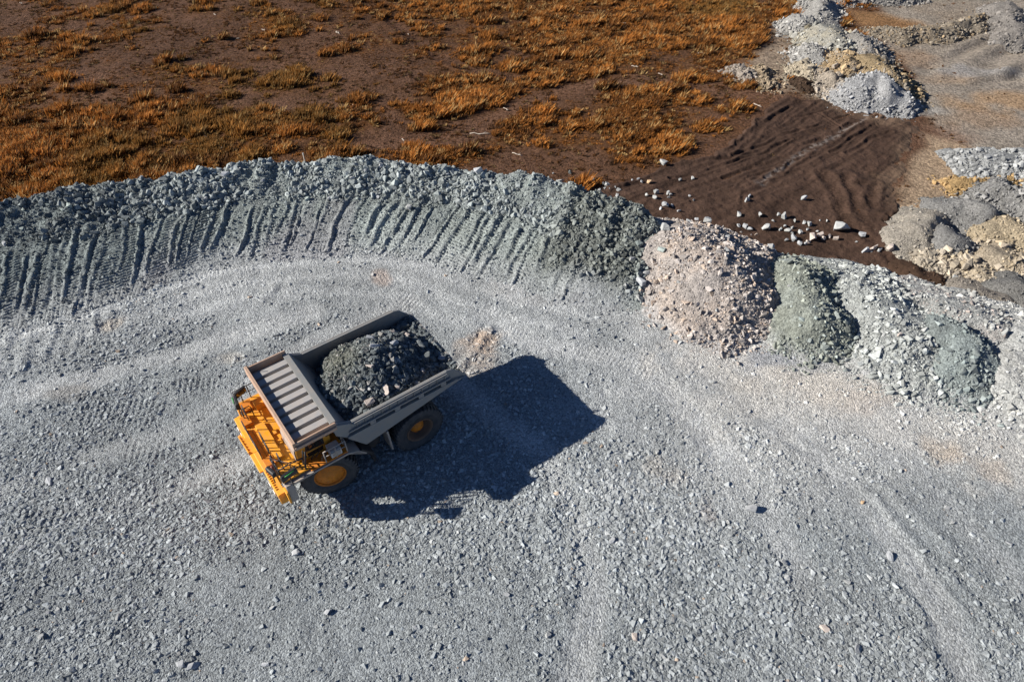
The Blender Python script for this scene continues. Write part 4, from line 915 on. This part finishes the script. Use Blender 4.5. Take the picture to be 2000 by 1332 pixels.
# cab
c = MB(); c.prism([(4.72, 3.402), (6.62, 3.402), (6.60, 4.10), (6.40, 5.08), (4.80, 5.08), (4.70, 4.6)], .62, 2.46)
CAB = c.build('cab', M['yellow'], T, .05)
w = MB(); w.hexa([(6.655, .70, 3.50), (6.655, 2.40, 3.50), (6.655, 2.40, 3.52), (6.655, .70, 3.52), (6.64, .70, 4.1), (6.64, 2.40, 4.1), (6.62, 2.40, 4.1), (6.62, .70, 4.1)]) if False else None
w.prism([(6.625, 3.46), (6.66, 3.46), (6.64, 4.12), (6.45, 5.0), (6.42, 5.0), (6.606, 4.10)], .70, 2.40) if w else None
if w is None:
    w = MB(); w.prism([(6.625, 3.46), (6.66, 3.46), (6.645, 4.12), (6.46, 5.0), (6.42, 5.0), (6.606, 4.10)], .70, 2.40)
w.build('windscreen', M['pale_glass'], CAB)
w = MB(); w.prism([(5.08, 3.82), (6.14, 3.86), (5.98, 4.52), (5.08, 4.56)], 2.462, 2.485); fr = w.build('side_window', M['black'], CAB)
w = MB(); w.prism([(5.15, 3.88), (6.04, 3.92), (5.92, 4.46), (5.15, 4.50)], 2.487, 2.495); w.build('pane', M['glass'], fr, 0)
w = MB(); w.box(5.12, 6.12, 2.462, 2.475, 3.42, 3.79); dr = w.build('door', M['yellow'], CAB)
w = MB(); w.box(5.2, 6.05, 2.477, 2.488, 3.44, 3.72); w.build('lower_window', M['glass'], dr, 0)
w = MB(); w.tube([(5.2, 2.5, 3.76), (5.2, 2.56, 3.77), (5.45, 2.56, 3.77), (5.45, 2.5, 3.76)], .015); w.build('handle', M['black'], dr, 0)
w = MB(); w.lathe([(0, 0), (.09, 0), (.09, .05), (0, .05)], 16, (4.86, 2.46, 4.35)); w.build('vent', M['black'], CAB, 0)
w = MB(); w.prism([(5.2, 3.9), (6.1, 3.9), (5.95, 4.5), (5.2, 4.5)], .585, .617); w.build('side_window', M['glass'], CAB)
# walkway at the cab door
w = MB(); w.box(4.25, 6.28, 2.503, 3.30, 3.30, 3.365)
WALK = w.build('walkway', M['orange'], T)
w = MB(); w.box(4.52, 5.12, 2.62, 3.26, 3.37, 3.86); ac = w.build('air_conditioner', M['white'], T, .03)
w = MB(); w.box(4.6, 5.04, 3.262, 3.28, 3.45, 3.78); w.build('grille', M['fender'], ac)
w = MB(); w.tube([(6.0, 2.7, 3.4), (5.85, 2.75, 3.75), (5.75, 2.8, 3.55), (5.5, 2.75, 3.8), (5.42, 2.8, 3.5)], .03); w.tube([(5.6, 3.1, 3.4), (5.5, 3.12, 3.8), (5.35, 3.1, 3.6), (5.25, 3.0, 3.9)], .03); w.build('hose', M['black'], T, 0)
# second housing and blower on the far side under the canopy
w = MB(); w.box(4.6, 6.2, -2.7, -1.2, 3.40, 4.5); w.build('control_cabinet', M['yellow'], T, .04)
for y in (-.75, .05):
    w = MB(); w.lathe([(0, -.32), (.30, -.32), (.32, -.28), (.32, .28), (.30, .32), (0, .32)], 20, (5.6, y, 3.75)); w.build('air_filter', M['black'], T, 0)

# handrails: each run its own part
def rail(pts, h=1.0, mid=True, r=.028, m='tube'):
    w = MB(); top = [(x, y, z+h) for x, y, z in pts]
    w.tube(top, r)
    if mid: w.tube([(x, y, z+h*.52) for x, y, z in pts], r*.8)
    for p, q in zip(pts, top): w.tube([p, q], r)
    return w.build('handrail', M[m], T, 0)
def hoop(x, y, w_, h=1.0, z=3.4, ax='y'):
    m = MB(); d = (0, w_) if ax == 'y' else (w_, 0)
    P = [(0, 0), (0, h*.85), (.12, h), (.88, h), (1, h*.85), (1, 0)]
    m.tube([(x+d[0]*u, y+d[1]*u, z+v) for u, v in P], .03); m.tube([(x, y, z+h*.5), (x+d[0], y+d[1], z+h*.5)], .024)
    m.build('handrail_hoop', M['tube'], T, 0)
rail([(7.68, -3.05, 3.39), (7.68, -2.5, 3.39), (7.70, -2.05, 3.39)])
rail([(7.68, -3.05, 3.39), (6.9, -3.05, 3.4), (6.0, -3.05, 3.4), (5.0, -3.05, 3.4)])
rail([(8.0, -.95, 3.38), (8.0, -.1, 3.38)], .95)
rail([(8.0, .1, 3.38), (8.0, .75, 3.38), (8.0, 1.3, 3.38)], .95)
rail([(7.68, 2.0, 3.39), (7.68, 2.55, 3.39), (7.68, 3.05, 3.39)])
rail([(7.68, 3.05, 3.39), (7.1, 3.06, 3.39), (6.45, 3.06, 3.39)])
rail([(5.45, 3.27, 3.36), (4.85, 3.27, 3.36), (4.28, 3.27, 3.36), (4.28, 2.75, 3.36)], .85, True, .034, 'fender')
hoop(7.62, -1.95, .5); hoop(7.55, .25, .55); hoop(7.58, 1.0, .5); hoop(7.25, -1.7, .5, .9, 3.4, 'x'); hoop(7.35, 1.95, .5, .95, 3.4)
w = MB(); w.tube([(7.68, 3.05, 4.3), (7.0, 2.6, 3.95), (6.62, 2.45, 3.6)], .022); w.tube([(7.6, 2.2, 4.2), (7.0, 2.9, 4.2), (6.45, 3.06, 4.3)], .022); w.tube([(7.68, 2.0, 4.2), (7.2, 2.4, 3.7), (6.9, 2.48, 3.42)], .022); w.build('brace', M['tube'], T, 0)
w = MB(); w.tube([(6.45, 3.0, 3.4), (6.2, 2.95, 4.55)], .045); w.tube([(6.45, 2.7, 3.4), (6.25, 2.7, 4.4)], .035); w.tube([(6.2, 2.95, 4.1), (6.25, 2.6, 4.2)], .03); w.build('door_grab_rail', M['black'], T, 0)
# mirrors on the corner posts
def mirror(x, y, z, w_, h, rz, m='black', edge=False):
    e = empty('mirror', (x, y, z), rz, T)
    q = MB(); q.prism([(-.10, -h/2), (.06, -h/2), (.10, -h*.3), (.10, h*.3), (.06, h/2), (-.10, h/2)], -w_/2, w_/2); q.build('mirror_housing', M[m], e, .03)
    q = MB(); q.box(-.115, -.102, -w_*.44, w_*.44, -h*.42, h*.42); q.build('mirror_glass', M['glass'], e, 0)
    if edge:
        q = MB(); q.tube([(.112, -w_*.3, h*.52), (.112, 0, h*.46), (.112, w_*.3, h*.52)], .022); q.build('mirror_edge', M['green_edge'], e, 0)
    q = MB(); q.tube([(0, 0, -h/2), (.02, .02, -.72-h/2)], .03); q.build('mirror_arm', M['tube'], e, 0)
mirror(8.0, 2.9, 4.35, .62, .34, .25); mirror(7.35, 3.42, 4.15, .85, .40, 1.75, edge=True)
mirror(7.75, -2.35, 4.25, .75, .45, -.15, edge=True); mirror(7.35, -2.95, 4.25, .75, .38, -1.2)
w = MB(); w.tube([(7.7, 2.55, 3.4), (7.7, 2.5, 4.55)], .06); w.tube([(7.66, 2.2, 3.42), (7.72, 2.05, 4.2)], .05); w.build('extinguisher_bracket', M['tube'], T, 0)
w = MB(); w.tube([(7.82, 2.3, 3.42), (7.82, 2.3, 3.46), (7.82, 2.3, 3.86), (7.82, 2.3, 3.90)], .085, 14); w.tube([(7.82, 2.3, 3.90), (7.82, 2.3, 3.98)], .03); w.build('fire_extinguisher', paint_mat('red paint', (.25, .02, .015), .4), T, 0)
w = MB(); w.tube([(6.5, -2.9, 5.68), (6.5, -2.9, 5.9)], .02); w.build('marker_rod', M['tube'], T, 0)

# ---------------------------------------------------------------- the load of rock
LD = empty('rock_load', (TX, TY, 0), TR)
tag(LD, 'heaped load of dark grey rock in the truck body', 'rock load')
def load_z(x, y):
    d = np.sqrt(((x-1.0)/3.35)**2+((y-.05)/2.85)**2+.05)+.10*fbm(x*.5, y*.5, 207, 2)
    z = 6.15-1.75*d**1.15-.10*np.clip(-x-.6, 0, 9)**1.35
    z = z-.9*np.exp(-((x-3.5)/.6)**2-((y+2.1)/.9)**2)-.35*np.exp(-((y+2.6)/.5)**2)
    z = z+.20*fbm(x*.8, y*.8, 201, 4)+.08*fbm(x*2.6, y*2.6, 205, 2)
    front = 2.95+(x-2.95)*1.8; fl = 3.0+(3.1-x)*.17
    return np.minimum(np.maximum(z, fl), 7)
xs = np.arange(-3.15, 4.15, .07); ys = np.arange(-2.8, 2.81, .07); X, Y = np.meshgrid(xs, ys); x, y = X.ravel(), Y.ravel()
Z = load_z(x, y); wall = np.where(x > 2.95, 2.98+(x-2.95)*1.82, 0); med = fbm(x*.8, y*.8, 211, 4)
c = np.tile(np.array([.105, .112, .108]), (len(x), 1)); c = mix(c, (.20, .205, .16), np.exp(-((x-2.2)/1.1)**2-((y+1.0)/1.3)**2)*.9); c = c*(1+.25*med)[:, None]  # olive front patch, its lighter tone painting in the sunlit face
F = grid_faces(len(xs), len(ys)); keep = ((Z-wall)[F] > -.1).any(1)
V, F, c = prune(np.stack([x, y, Z], 1), F, keep, c)
o = bpy.data.objects.new('fines', np_mesh('fines', V, F, c)); o.data.materials.append(M['rubble']); link(o, LD)
n = 52000; g = np.random.default_rng(77); lx, ly = g.uniform(-3.1, 4.1, n), g.uniform(-2.75, 2.75, n)
wall = np.where(lx > 2.95, 2.98+(lx-2.95)*1.82, 0); lz = load_z(lx, ly)
fine = np.exp(-((lx-2.2)/1.2)**2-((ly+1.0)/1.4)**2)
ok = (lz > wall) & (g.random(n) < .62-.2*fine); lx, ly, lz, fine = lx[ok], ly[ok], lz[ok], fine[ok]
r = np.clip(.028*g.random(len(lx))**(-1/2.0), .024, .19)*(1-.45*fine); rot, scl = stone_arrays(r, .8, .7, g)
tint = mix(np.tile(np.array([.12, .136, .142]), (len(lx), 1)), (.22, .225, .185), fine*.8)*g.uniform(.65, 1.35, len(lx))[:, None]  # same sunlit olive tone painted into the stones of the front patch
m = g.random(len(lx)) < .08; tint[m] = np.array([.30, .29, .27])*g.uniform(.8, 1.2, m.sum())[:, None]
tag(scatter('rubble', np.stack([lx, ly, lz+r*.15], 1), rot, scl, tint, M['stone'], 12, 78, LD), kind='stuff')
cT, sT = math.cos(TR), math.sin(TR)
def toW(x, y): return TX+cT*x-sT*y, TY+sT*x+cT*y
for k, (lx, ly, r, kind, lab) in enumerate([
    (.2, -1.15, .42, 'grey', 'big pale angular rock high on the far slope of the truck load'), (.45, -.1, .30, 'grey', 'mid grey rock near the middle of the truck load'),
    (-.75, -.2, .38, 'grey', 'flat grey rock lit on the rear slope of the truck load'), (-1.9, -1.0, .34, 'pink', 'pale rock at the rear far side of the truck load'),
    (-2.2, .1, .42, 'dark', 'large dark rock at the rear end of the truck load'), (-2.0, .95, .46, 'dark', 'large shaded rock near the tail of the truck body'),
    (-2.75, 1.3, .33, 'grey', 'grey rock lying on the tail edge of the truck body'), (-1.2, 1.9, .30, 'pink', 'brownish rock at the rear near side wall of the truck'),
    (1.2, 2.2, .40, 'pink', 'largest pale rock against the near side wall of the truck'), (.55, 2.3, .25, 'pink', 'pale rock beside the largest rock at the near wall'),
    (2.2, 2.3, .34, 'pink', 'pale slab leaning at the near wall of the truck body'), (1.9, 1.7, .24, 'pale', 'whitish rock low on the near side of the load'),
    (3.0, 2.35, .34, 'dark', 'dark rock in the front near corner of the truck body'), (3.3, 1.6, .36, 'dark', 'broad dark rock by the front wall of the truck body'),
    (3.1, -2.35, .30, 'dark', 'dark rock in the far front corner of the truck body'), (-2.3, -2.2, .40, 'dark', 'dark boulder in the rear far corner of the truck body'),
    (-1.3, -1.7, .28, 'pink', 'pale rock near the far wall at the rear'), (1.6, -2.2, .22, 'pale', 'small pale rock by the far wall of the truck body'),
    (1.3, .9, .26, 'pink', 'pale rock in the shaded middle of the truck load'), (-.2, 1.1, .27, 'grey', 'grey rock in the shaded near half of the truck load')]):
    wx, wy = toW(lx, ly); z = float(load_z(np.array([lx]), np.array([ly]))[0])
    rock('rock', wx, wy, z, r, kind, lab, 'rock', 'big rocks on the truck load', .85, .3)

# ---------------------------------------------------------------- boulders that rolled off the tip onto the dark soil
def on_ground(px, py, z0=FIELD_Z):
    p, q = at(px, py, z0+.3); return p, q
LONE = [(1295, 320, 20, 'pale', 'rounded pale boulder alone at the edge of the dry grass'), (1096, 352, 14, 'pale', 'white boulder perched just behind the berm crest'),
        (1269, 358, 13, 'tan', 'single tan orange rock on the dark soil by the berm'), (1329, 350, 8, 'pale', 'small pale rock alone on the smooth soil, left of its pair'),
        (1353, 346, 9, 'pale', 'small pale rock with a long shadow on the smooth soil'), (1571, 390, 16, 'grey', 'grey boulder alone in the middle of the dark soil'),
        (1443, 420, 14, 'pale', 'flat white rock on dark soil above the beige heap'), (1484, 422, 13, 'pale', 'wedge shaped white rock right of the flat white rock'),
        (1531, 424, 15, 'pale', 'broad white rock with a small one touching its side'), (1643, 452, 36, 'pale', 'huge pale boulder, the biggest on the dark soil'),
        (1683, 460, 14, 'grey', 'grey boulder just right of the huge pale boulder'), (1463, 384, 9, 'grey', 'upper rock of a pair alone on the soil'),
        (1458, 393, 11, 'pale', 'lower rock of a pair alone on the soil'), (1347, 383, 7, 'grey', 'small dark rock beside a paler one left on the soil'),
        (1355, 391, 6, 'pale', 'little pale rock beside the small dark one'), (1205, 383, 13, 'pale', 'pale rock on the berm crest near the rock cluster'),
        (1688, 492, 15, 'grey', 'bluish grey rock left end of the row by the bench edge'), (1706, 487, 17, 'pink', 'brown tinged rock in the row by the bench edge'),
        (1737, 489, 21, 'pink', 'broad brownish boulder at the foot of the beige sand heap'), (1865, 543, 21, 'pale', 'pale pointed boulder at the foot of the cream rubble heap'),
        (1081, 334, 6, 'grey', 'small grey stone on bare earth behind the berm'), (1114, 333, 8, 'dark', 'dark stone on bare earth behind the berm'),
        (1158, 347, 7, 'grey', 'grey stone above the white boulder on bare earth'), (1016, 330, 6, 'tan', 'small tan stone on bare earth behind the berm')]
for px, py, d, kind, lab in LONE:
    x, y = on_ground(px, py); r = d/2/pxscale(x, y, FIELD_Z)*1.1
    z = float(field_z(np.array([x]), np.array([y]))[0])+(.1 if 1240 < px < 1760 else 0)
    rock('boulder' if d > 12 else 'rock', x, y, z, r, kind, lab, 'boulder' if d > 12 else 'rock', 'boulders rolled onto the dark soil', 1.2, .12)
CLUSTERS = [('rocks huddled in a cluster at the berm crest', 'pale grey rock in the tight cluster behind the berm crest', 'pale', [(1178, 356, 8), (1186, 362, 13), (1172, 371, 10), (1192, 370, 12), (1201, 367, 9), (1208, 372, 11), (1213, 360, 8), (1181, 368, 9)]),
            ('three rocks in a row on the soil', 'small grey rock in the row of three on the soil', 'grey', [(1236, 350, 8), (1247, 349, 9), (1254, 355, 9)]),
            ('rocks on the soil beside the berm end', 'pale rock lying on soil beside the berm end', 'pale', [(1282, 377, 13), (1264, 381, 9), (1279, 386, 11), (1304, 378, 11), (1311, 381, 9), (1306, 385, 7)]),
            ('rocks where the berm meets the soil', 'grey rock lying where the berm crest meets the soil', 'grey', [(1300, 403, 17), (1313, 402, 10), (1220, 388, 13), (1290, 408, 9), (1232, 395, 9), (1326, 412, 10)]),
            ('small rocks on the soil above the heaps', 'small pale rock on the dark soil above the row of heaps', 'pale', [(1520, 419, 8), (1510, 434, 8), (1552, 432, 9), (1571, 435, 11), (1580, 439, 13), (1602, 430, 5), (1615, 431, 7), (1533, 443, 10), (1547, 445, 8), (1562, 454, 11), (1577, 449, 8), (1537, 452, 14), (1494, 447, 19), (1596, 452, 8), (1672, 473, 7), (1548, 456, 8), (1524, 449, 9)]),
            ('rocks around the huge boulder', 'pinkish rock clustered against the huge pale boulder', 'pink', [(1632, 467, 13), (1586, 469, 19), (1600, 462, 15), (1608, 466, 12), (1620, 462, 11), (1578, 474, 10)]),
            ('rocks behind the heap crests', 'grey rock lying just behind the crest of the beige heap', 'grey', [(1455, 443, 15), (1466, 447, 12), (1443, 440, 9), (1550, 468, 17), (1536, 471, 11), (1560, 478, 12), (1574, 479, 10)]),
            ('rocks in the row by the bench edge', 'pale rock in the short row near the bench edge', 'pale', [(1715, 491, 11), (1699, 493, 9), (1721, 487, 8)])]
for grp, lab, kind, L in CLUSTERS:
    for px, py, d in L:
        x, y = on_ground(px, py); r = d/2/pxscale(x, y, FIELD_Z)*1.1
        z = float(field_z(np.array([x]), np.array([y]))[0])+(.1 if 1240 < px < 1760 else 0)
        rock('rock', x, y, z, r, kind, lab, 'rock', grp, 1.15, .12)
# notable rocks on the heaps and the berm
def on_heap(px, py, h):
    for zz in np.arange(4, -4, -.05):
        p = at(px, py, zz)
        if float(h(np.array([p[0]]), np.array([p[1]]))[0]) >= zz: return p[0], p[1], zz
    return (*at(px, py, 0), 0.0)
for px, py, d, kind, h, lab in [
    (1380, 432, 32, 'pale', hA, 'large angular pale rock on the crest of the beige heap'), (1345, 436, 26, 'pale', hA, 'white rock left of the angular one on the beige crest'),
    (1360, 430, 18, 'grey', hA, 'grey rock between two pale ones on the beige crest'), (1420, 465, 24, 'grey', hA, 'grey rock on the upper back of the beige heap'),
    (1419, 490, 26, 'pale', hA, 'pale flat rock on the upper right of the beige heap'), (1500, 585, 24, 'pink', hA, 'pink boulder at the right foot of the beige heap'),
    (1506, 610, 18, 'pink', hA, 'broad pink rock low on the right of the beige heap'), (1400, 608, 20, 'pale', hA, 'pale slab half way down the beige heap'),
    (1326, 552, 14, 'pale', hA, 'small white rock on the left face of the beige heap'), (1500, 548, 18, 'grey', hA, 'shaded grey rock between the beige and green heaps'),
    (1565, 625, 24, 'green', hB, 'greenish boulder low on the face of the olive heap'), (1592, 622, 18, 'green', hB, 'second greenish boulder low on the olive heap, shaded'),
    (1620, 510, 18, 'green', hB, 'green grey rock on the crest of the olive heap'), (1630, 548, 26, 'green', hB, 'large rock in the shaded hollow of the olive heap'),
    (1540, 560, 12, 'pale', hB, 'small whitish rock on the olive heap face'), (1655, 640, 18, 'dark', hB, 'dark rock at the shaded foot of the olive heap'),
    (1505, 483, 26, 'pale', hB, 'pale boulder behind the crest of the olive heap'), (1750, 614, 20, 'pale', hC, 'white rock in the middle of the pale grey heap'),
    (1725, 655, 20, 'pale', hC, 'pale block low on the pale grey heap'), (1755, 655, 20, 'pink', hC, 'broad pale rock beside the block on the pale grey heap'),
    (1848, 583, 18, 'pale', hC, 'pale boulder behind the pale grey heap crest'), (1805, 645, 22, 'pale', hD, 'whitish boulder on the left shoulder of the grey green heap'),
    (1862, 655, 18, 'green', hD, 'greenish rock on the crest of the grey green heap'), (1950, 680, 24, 'green', hD, 'grey rock standing on the right of the grey green heap'),
    (1855, 755, 20, 'green', hD, 'flat rock at the foot of the grey green heap'), (1720, 680, 20, 'pale', hC, 'large pale rock at the foot of the pale grey heap'),
    (1890, 610, 16, 'pink', hF, 'pink rock on the pinkish grey heap behind'), (1965, 705, 16, 'pale', hE, 'pale slab on top of the whitish heap')]:
    x, y, z = on_heap(px, py, h); r = d/2/pxscale(x, y, z)*.72
    rock('rock', x, y, z, r, kind, lab, 'rock', 'large rocks on the heaps', .8, .35)
def on_berm(px, py):
    best = None
    S_, T_ = np.meshgrid(np.arange(6, BS, .15), np.arange(0, 1.1, .02)); a_, b_ = S_.ravel(), T_.ravel()
    p, z, *_ = BERMCACHE if BERMCACHE else (None, None)
    return p, z
bs_, bt_ = [q.ravel() for q in np.meshgrid(np.arange(6, BS, .12), np.arange(-.05, 1.12, .012))]
bp_, bz_, *_ = berm(bs_, bt_)
dpt = depth(bp_[:, 0], bp_[:, 1], bz_)
bu = 1000+CAM_F*bp_[:, 0]/dpt; bv = 666-CAM_F*(bp_[:, 1]*math.sin(CAM_P)+(bz_-CAM_H)*math.cos(CAM_P))/dpt
def on_berm(px, py):
    k = np.argmin((bu-px)**2+(bv-py)**2); return bp_[k, 0], bp_[k, 1], bz_[k]
BIG = [(1297, 452, 28, 'pale', 'white boulder between the berm end and the beige heap'), (1253, 555, 24, 'grey', 'grey boulder at the foot of the berm end'), (1249, 585, 16, 'pale', 'white rock low between the berm end and the beige heap'),
       (1262, 535, 16, 'pale', 'pale rock above the grey boulder at the berm end'), (1235, 510, 18, 'pale', 'pale upright rock in the gully at the berm end'), (1248, 480, 16, 'green', 'greenish rock in the gully at the berm end'),
       (1292, 492, 18, 'green', 'greenish slab leaning against the beige heap'), (936, 335, 22, 'grey', 'grey blue block on the berm crest above the middle'), (732, 316, 16, 'grey', 'upright rock on the crest above the truck body'),
       (742, 327, 16, 'pale', 'pale block just below the upright crest rock'), (930, 322, 14, 'grey', 'rock poking up from the crest behind the grey blue block'), (440, 345, 20, 'grey', 'slab on the crest left of centre'),
       (800, 408, 22, 'pale', 'flat pale rock at the lower edge of the crest band'), (690, 352, 14, 'pale', 'pale rock in the crest band above the truck'), (1220, 560, 12, 'pale', 'little pale rock on the gully foot'),
       (135, 405, 16, 'green', 'rock in the dark left end of the crest band'), (292, 397, 14, 'pale', 'pale rock in the dark left part of the crest band'), (405, 390, 14, 'grey', 'grey rock low in the crest band on the left'),
       (10, 478, 16, 'grey', 'grey slab at the top of the tracks on the far left'), (212, 345, 10, 'pale', 'pale rock on the left crest line'), (278, 340, 12, 'pale', 'white rock on the left crest line, right of another')]
for px, py, d, kind, lab in BIG:
    x, y, z = on_berm(px, py)
    if px > 1215:                                    # the gully where the berm runs out against the beige heap
        x2, y2, z2 = on_heap(px, py, hA)
        if z2 > max(z, .05): x, y, z = x2, y2, z2
    rock('rock', x, y, z, d/2/pxscale(x, y, z)*(1.15 if px > 1215 else 1), kind, lab, 'rock', 'large rocks on the berm', .95, .2)
ng = np.random.default_rng(91)
for k in range(60):
    px = ng.uniform(10, 1240); crest_y = np.interp(px, [0, 220, 520, 740, 930, 1090, 1240], [395, 352, 318, 316, 331, 360, 396])
    py = crest_y+ng.uniform(0, 75); x, y, z = on_berm(px, py)
    rock('rock', x, y, z, ng.uniform(4, 7)/pxscale(x, y, z), 'green' if px < 350 or px > 1060 else ng.choice(['grey', 'pale', 'green']), 'larger stone bedded in the rocky crest band of the berm', 'rock', 'larger stones bedded in the berm crest', .85, .45)
# stones that stand out on the open gravel
for px, py, d, kind, lab in [(1466, 990, 30, 'grey', 'big grey rock alone on the gravel right of the truck shadow'), (1522, 958, 18, 'pale', 'pale round rock on the gravel up right from the big grey rock'), (1738, 1085, 24, 'grey', 'flat grey rock on the gravel at the right'),
    (1535, 1098, 22, 'pale', 'smooth pale rock half sunk in the gravel'), (1655, 1135, 18, 'pale', 'pale cube shaped rock on the gravel at the lower right'), (1611, 1226, 24, 'pink', 'two toned rock among coarse gravel at the bottom right'),
    (1675, 1268, 26, 'grey', 'dark grey slab in coarse gravel at the bottom right'), (1240, 1242, 24, 'pink', 'pinkish rock in the coarse gravel below the shadow'), (1283, 882, 16, 'pale', 'pale stone on gravel above the truck shadow tip'),
    (1686, 979, 13, 'tan', 'small tan stone alone on the gravel'), (1423, 1016, 12, 'pale', 'small white stone left of the big grey rock'), (352, 1295, 30, 'grey', 'grey rock at the bottom left, left of a twin'),
    (378, 1300, 32, 'grey', 'rough grey rock at the bottom left, right of a twin'), (92, 938, 24, 'grey', 'flat grey slab on the gravel at the left edge'), (44, 1070, 18, 'grey', 'grey stone on the gravel by the left edge'),
    (577, 1076, 26, 'grey', 'flat angular rock on the gravel below the truck'), (640, 1193, 24, 'grey', 'grey block in coarse gravel below the truck'), (405, 978, 20, 'grey', 'pointed rock on the gravel in front of the truck'),
    (380, 1010, 14, 'grey', 'grey rock at the lower left of the pointed one'), (230, 1205, 18, 'pale', 'pale flake standing on the lower left gravel'), (83, 1240, 22, 'pale', 'pale rock in the lower left gravel'),
    (95, 1198, 20, 'grey', 'long grey flake in the lower left gravel'), (1070, 1240, 20, 'pale', 'white faced rock in the coarse patch at the bottom'), (990, 1160, 16, 'grey', 'grey rock on the coarse patch at the bottom'),
    (1195, 1055, 22, 'grey', 'grey block on coarse gravel under the shadow tip'), (1395, 1225, 18, 'grey', 'dark wedge rock among lower gravel'), (1500, 1165, 16, 'grey', 'grey rock in lower right middle gravel'),
    (1860, 1020, 12, 'pale', 'little white stone with a dark shadow at the right'), (1970, 1060, 16, 'grey', 'grey stone on the gravel at the right edge'), (810, 1225, 16, 'grey', 'grey stone in the coarse patch under the truck'), (518, 1297, 18, 'grey', 'grey stone by the bottom edge left of centre'),
    (620, 880+140, 14, 'grey', 'grey stone just below the front wheel shadow'), (300, 985, 16, 'grey', 'grey stone left of the pointed rock'), (460, 700, 14, 'pale', 'pale flattened stone in front of the canopy')]:
    x, y = at(px, py, .1); z = float(bench_z(np.array([x]), np.array([y]))[0])
    rock('stone', x, y, z, d/2/pxscale(x, y, 0)*.95, kind, lab, 'stone', 'stones standing out on the gravel', .6, .3)

# ---------------------------------------------------------------- dead branches and a marker post on the field
TWIGS = [(42, 8, 10, -30), (300, 15, 14, -10), (420, 30, 9, -60), (515, 60, 9, -35), (660, 68, 12, -40), (465, 75, 5, 10), (370, 190, 10, -25), (690, 210, 9, -60), (400, 266, 8, -30), (350, 283, 9, 0), (375, 279, 8, 5), (432, 287, 8, -25), (458, 290, 7, -20),
         (938, 259, 42, -4), (788, 275, 10, -60), (988, 212, 12, -45), (798, 70, 6, -70), (1105, 68, 9, -20), (660, 66, 10, -45), (1480, 205, 18, -50), (1452, 140, 22, 15), (820, 283, 26, 15), (1010, 300, 22, -30), (1220, 45, 8, -15), (1240, 130, 14, -30), (1290, 145, 10, -40), (1370, 105, 14, -20), (180, 330, 6, -10)]
TW_LAB = {938: 'long straight bleached branch on bare earth behind the berm', 820: 'dark dead branch close behind the berm', 1480: 'thin pale stick on bare earth above the dark soil', 1452: 'bleached branch on the pale rubble at the grass edge', 1010: 'dead branch lying on bare earth near the berm crest'}
tg = np.random.default_rng(17)
for px, py, L, a in TWIGS:
    x, y = at(px, py, FIELD_Z); l = L/pxscale(x, y, FIELD_Z); a = math.radians(a)
    w = MB(); pts = []
    for k in range(6):
        u = (k/5-.5)*l; pts.append((u, .05*l*tg.normal(), .10+.03*tg.normal()))
    w.tube(pts, .035+.006*l, 6)
    if l > .6: w.tube([pts[3], (pts[3][0]+.18*l, pts[3][1]+.12*l, .22)], .022, 5); w.tube([pts[2], (pts[2][0]+.12*l, pts[2][1]-.1*l, .16)], .02, 5)
    o = w.build('dead_branch', M['wood'], None, 0); o.location = (x, y, float(field_z(np.array([x]), np.array([y]))[0])); o.rotation_euler = (0, 0, a)
    tag(o, TW_LAB.get(px, 'small bleached stick scattered on the brown field'), 'branch', None if px in TW_LAB else 'bleached sticks scattered on the field')
x, y = at(609, 330, FIELD_Z)
P_ = empty('marker_post', (x, y-1.5, FIELD_Z+.0)); tag(P_, 'thin pale post standing behind the berm crest', 'post')
w = MB(); w.tube([(0, 0, -.1), (.01, 0, 2.6)], .05); w.build('post', M['wood'], P_, 0); w = MB(); w.box(-.08, .08, -.03, .03, 2.4, 2.62); w.build('cap', M['white'], P_)
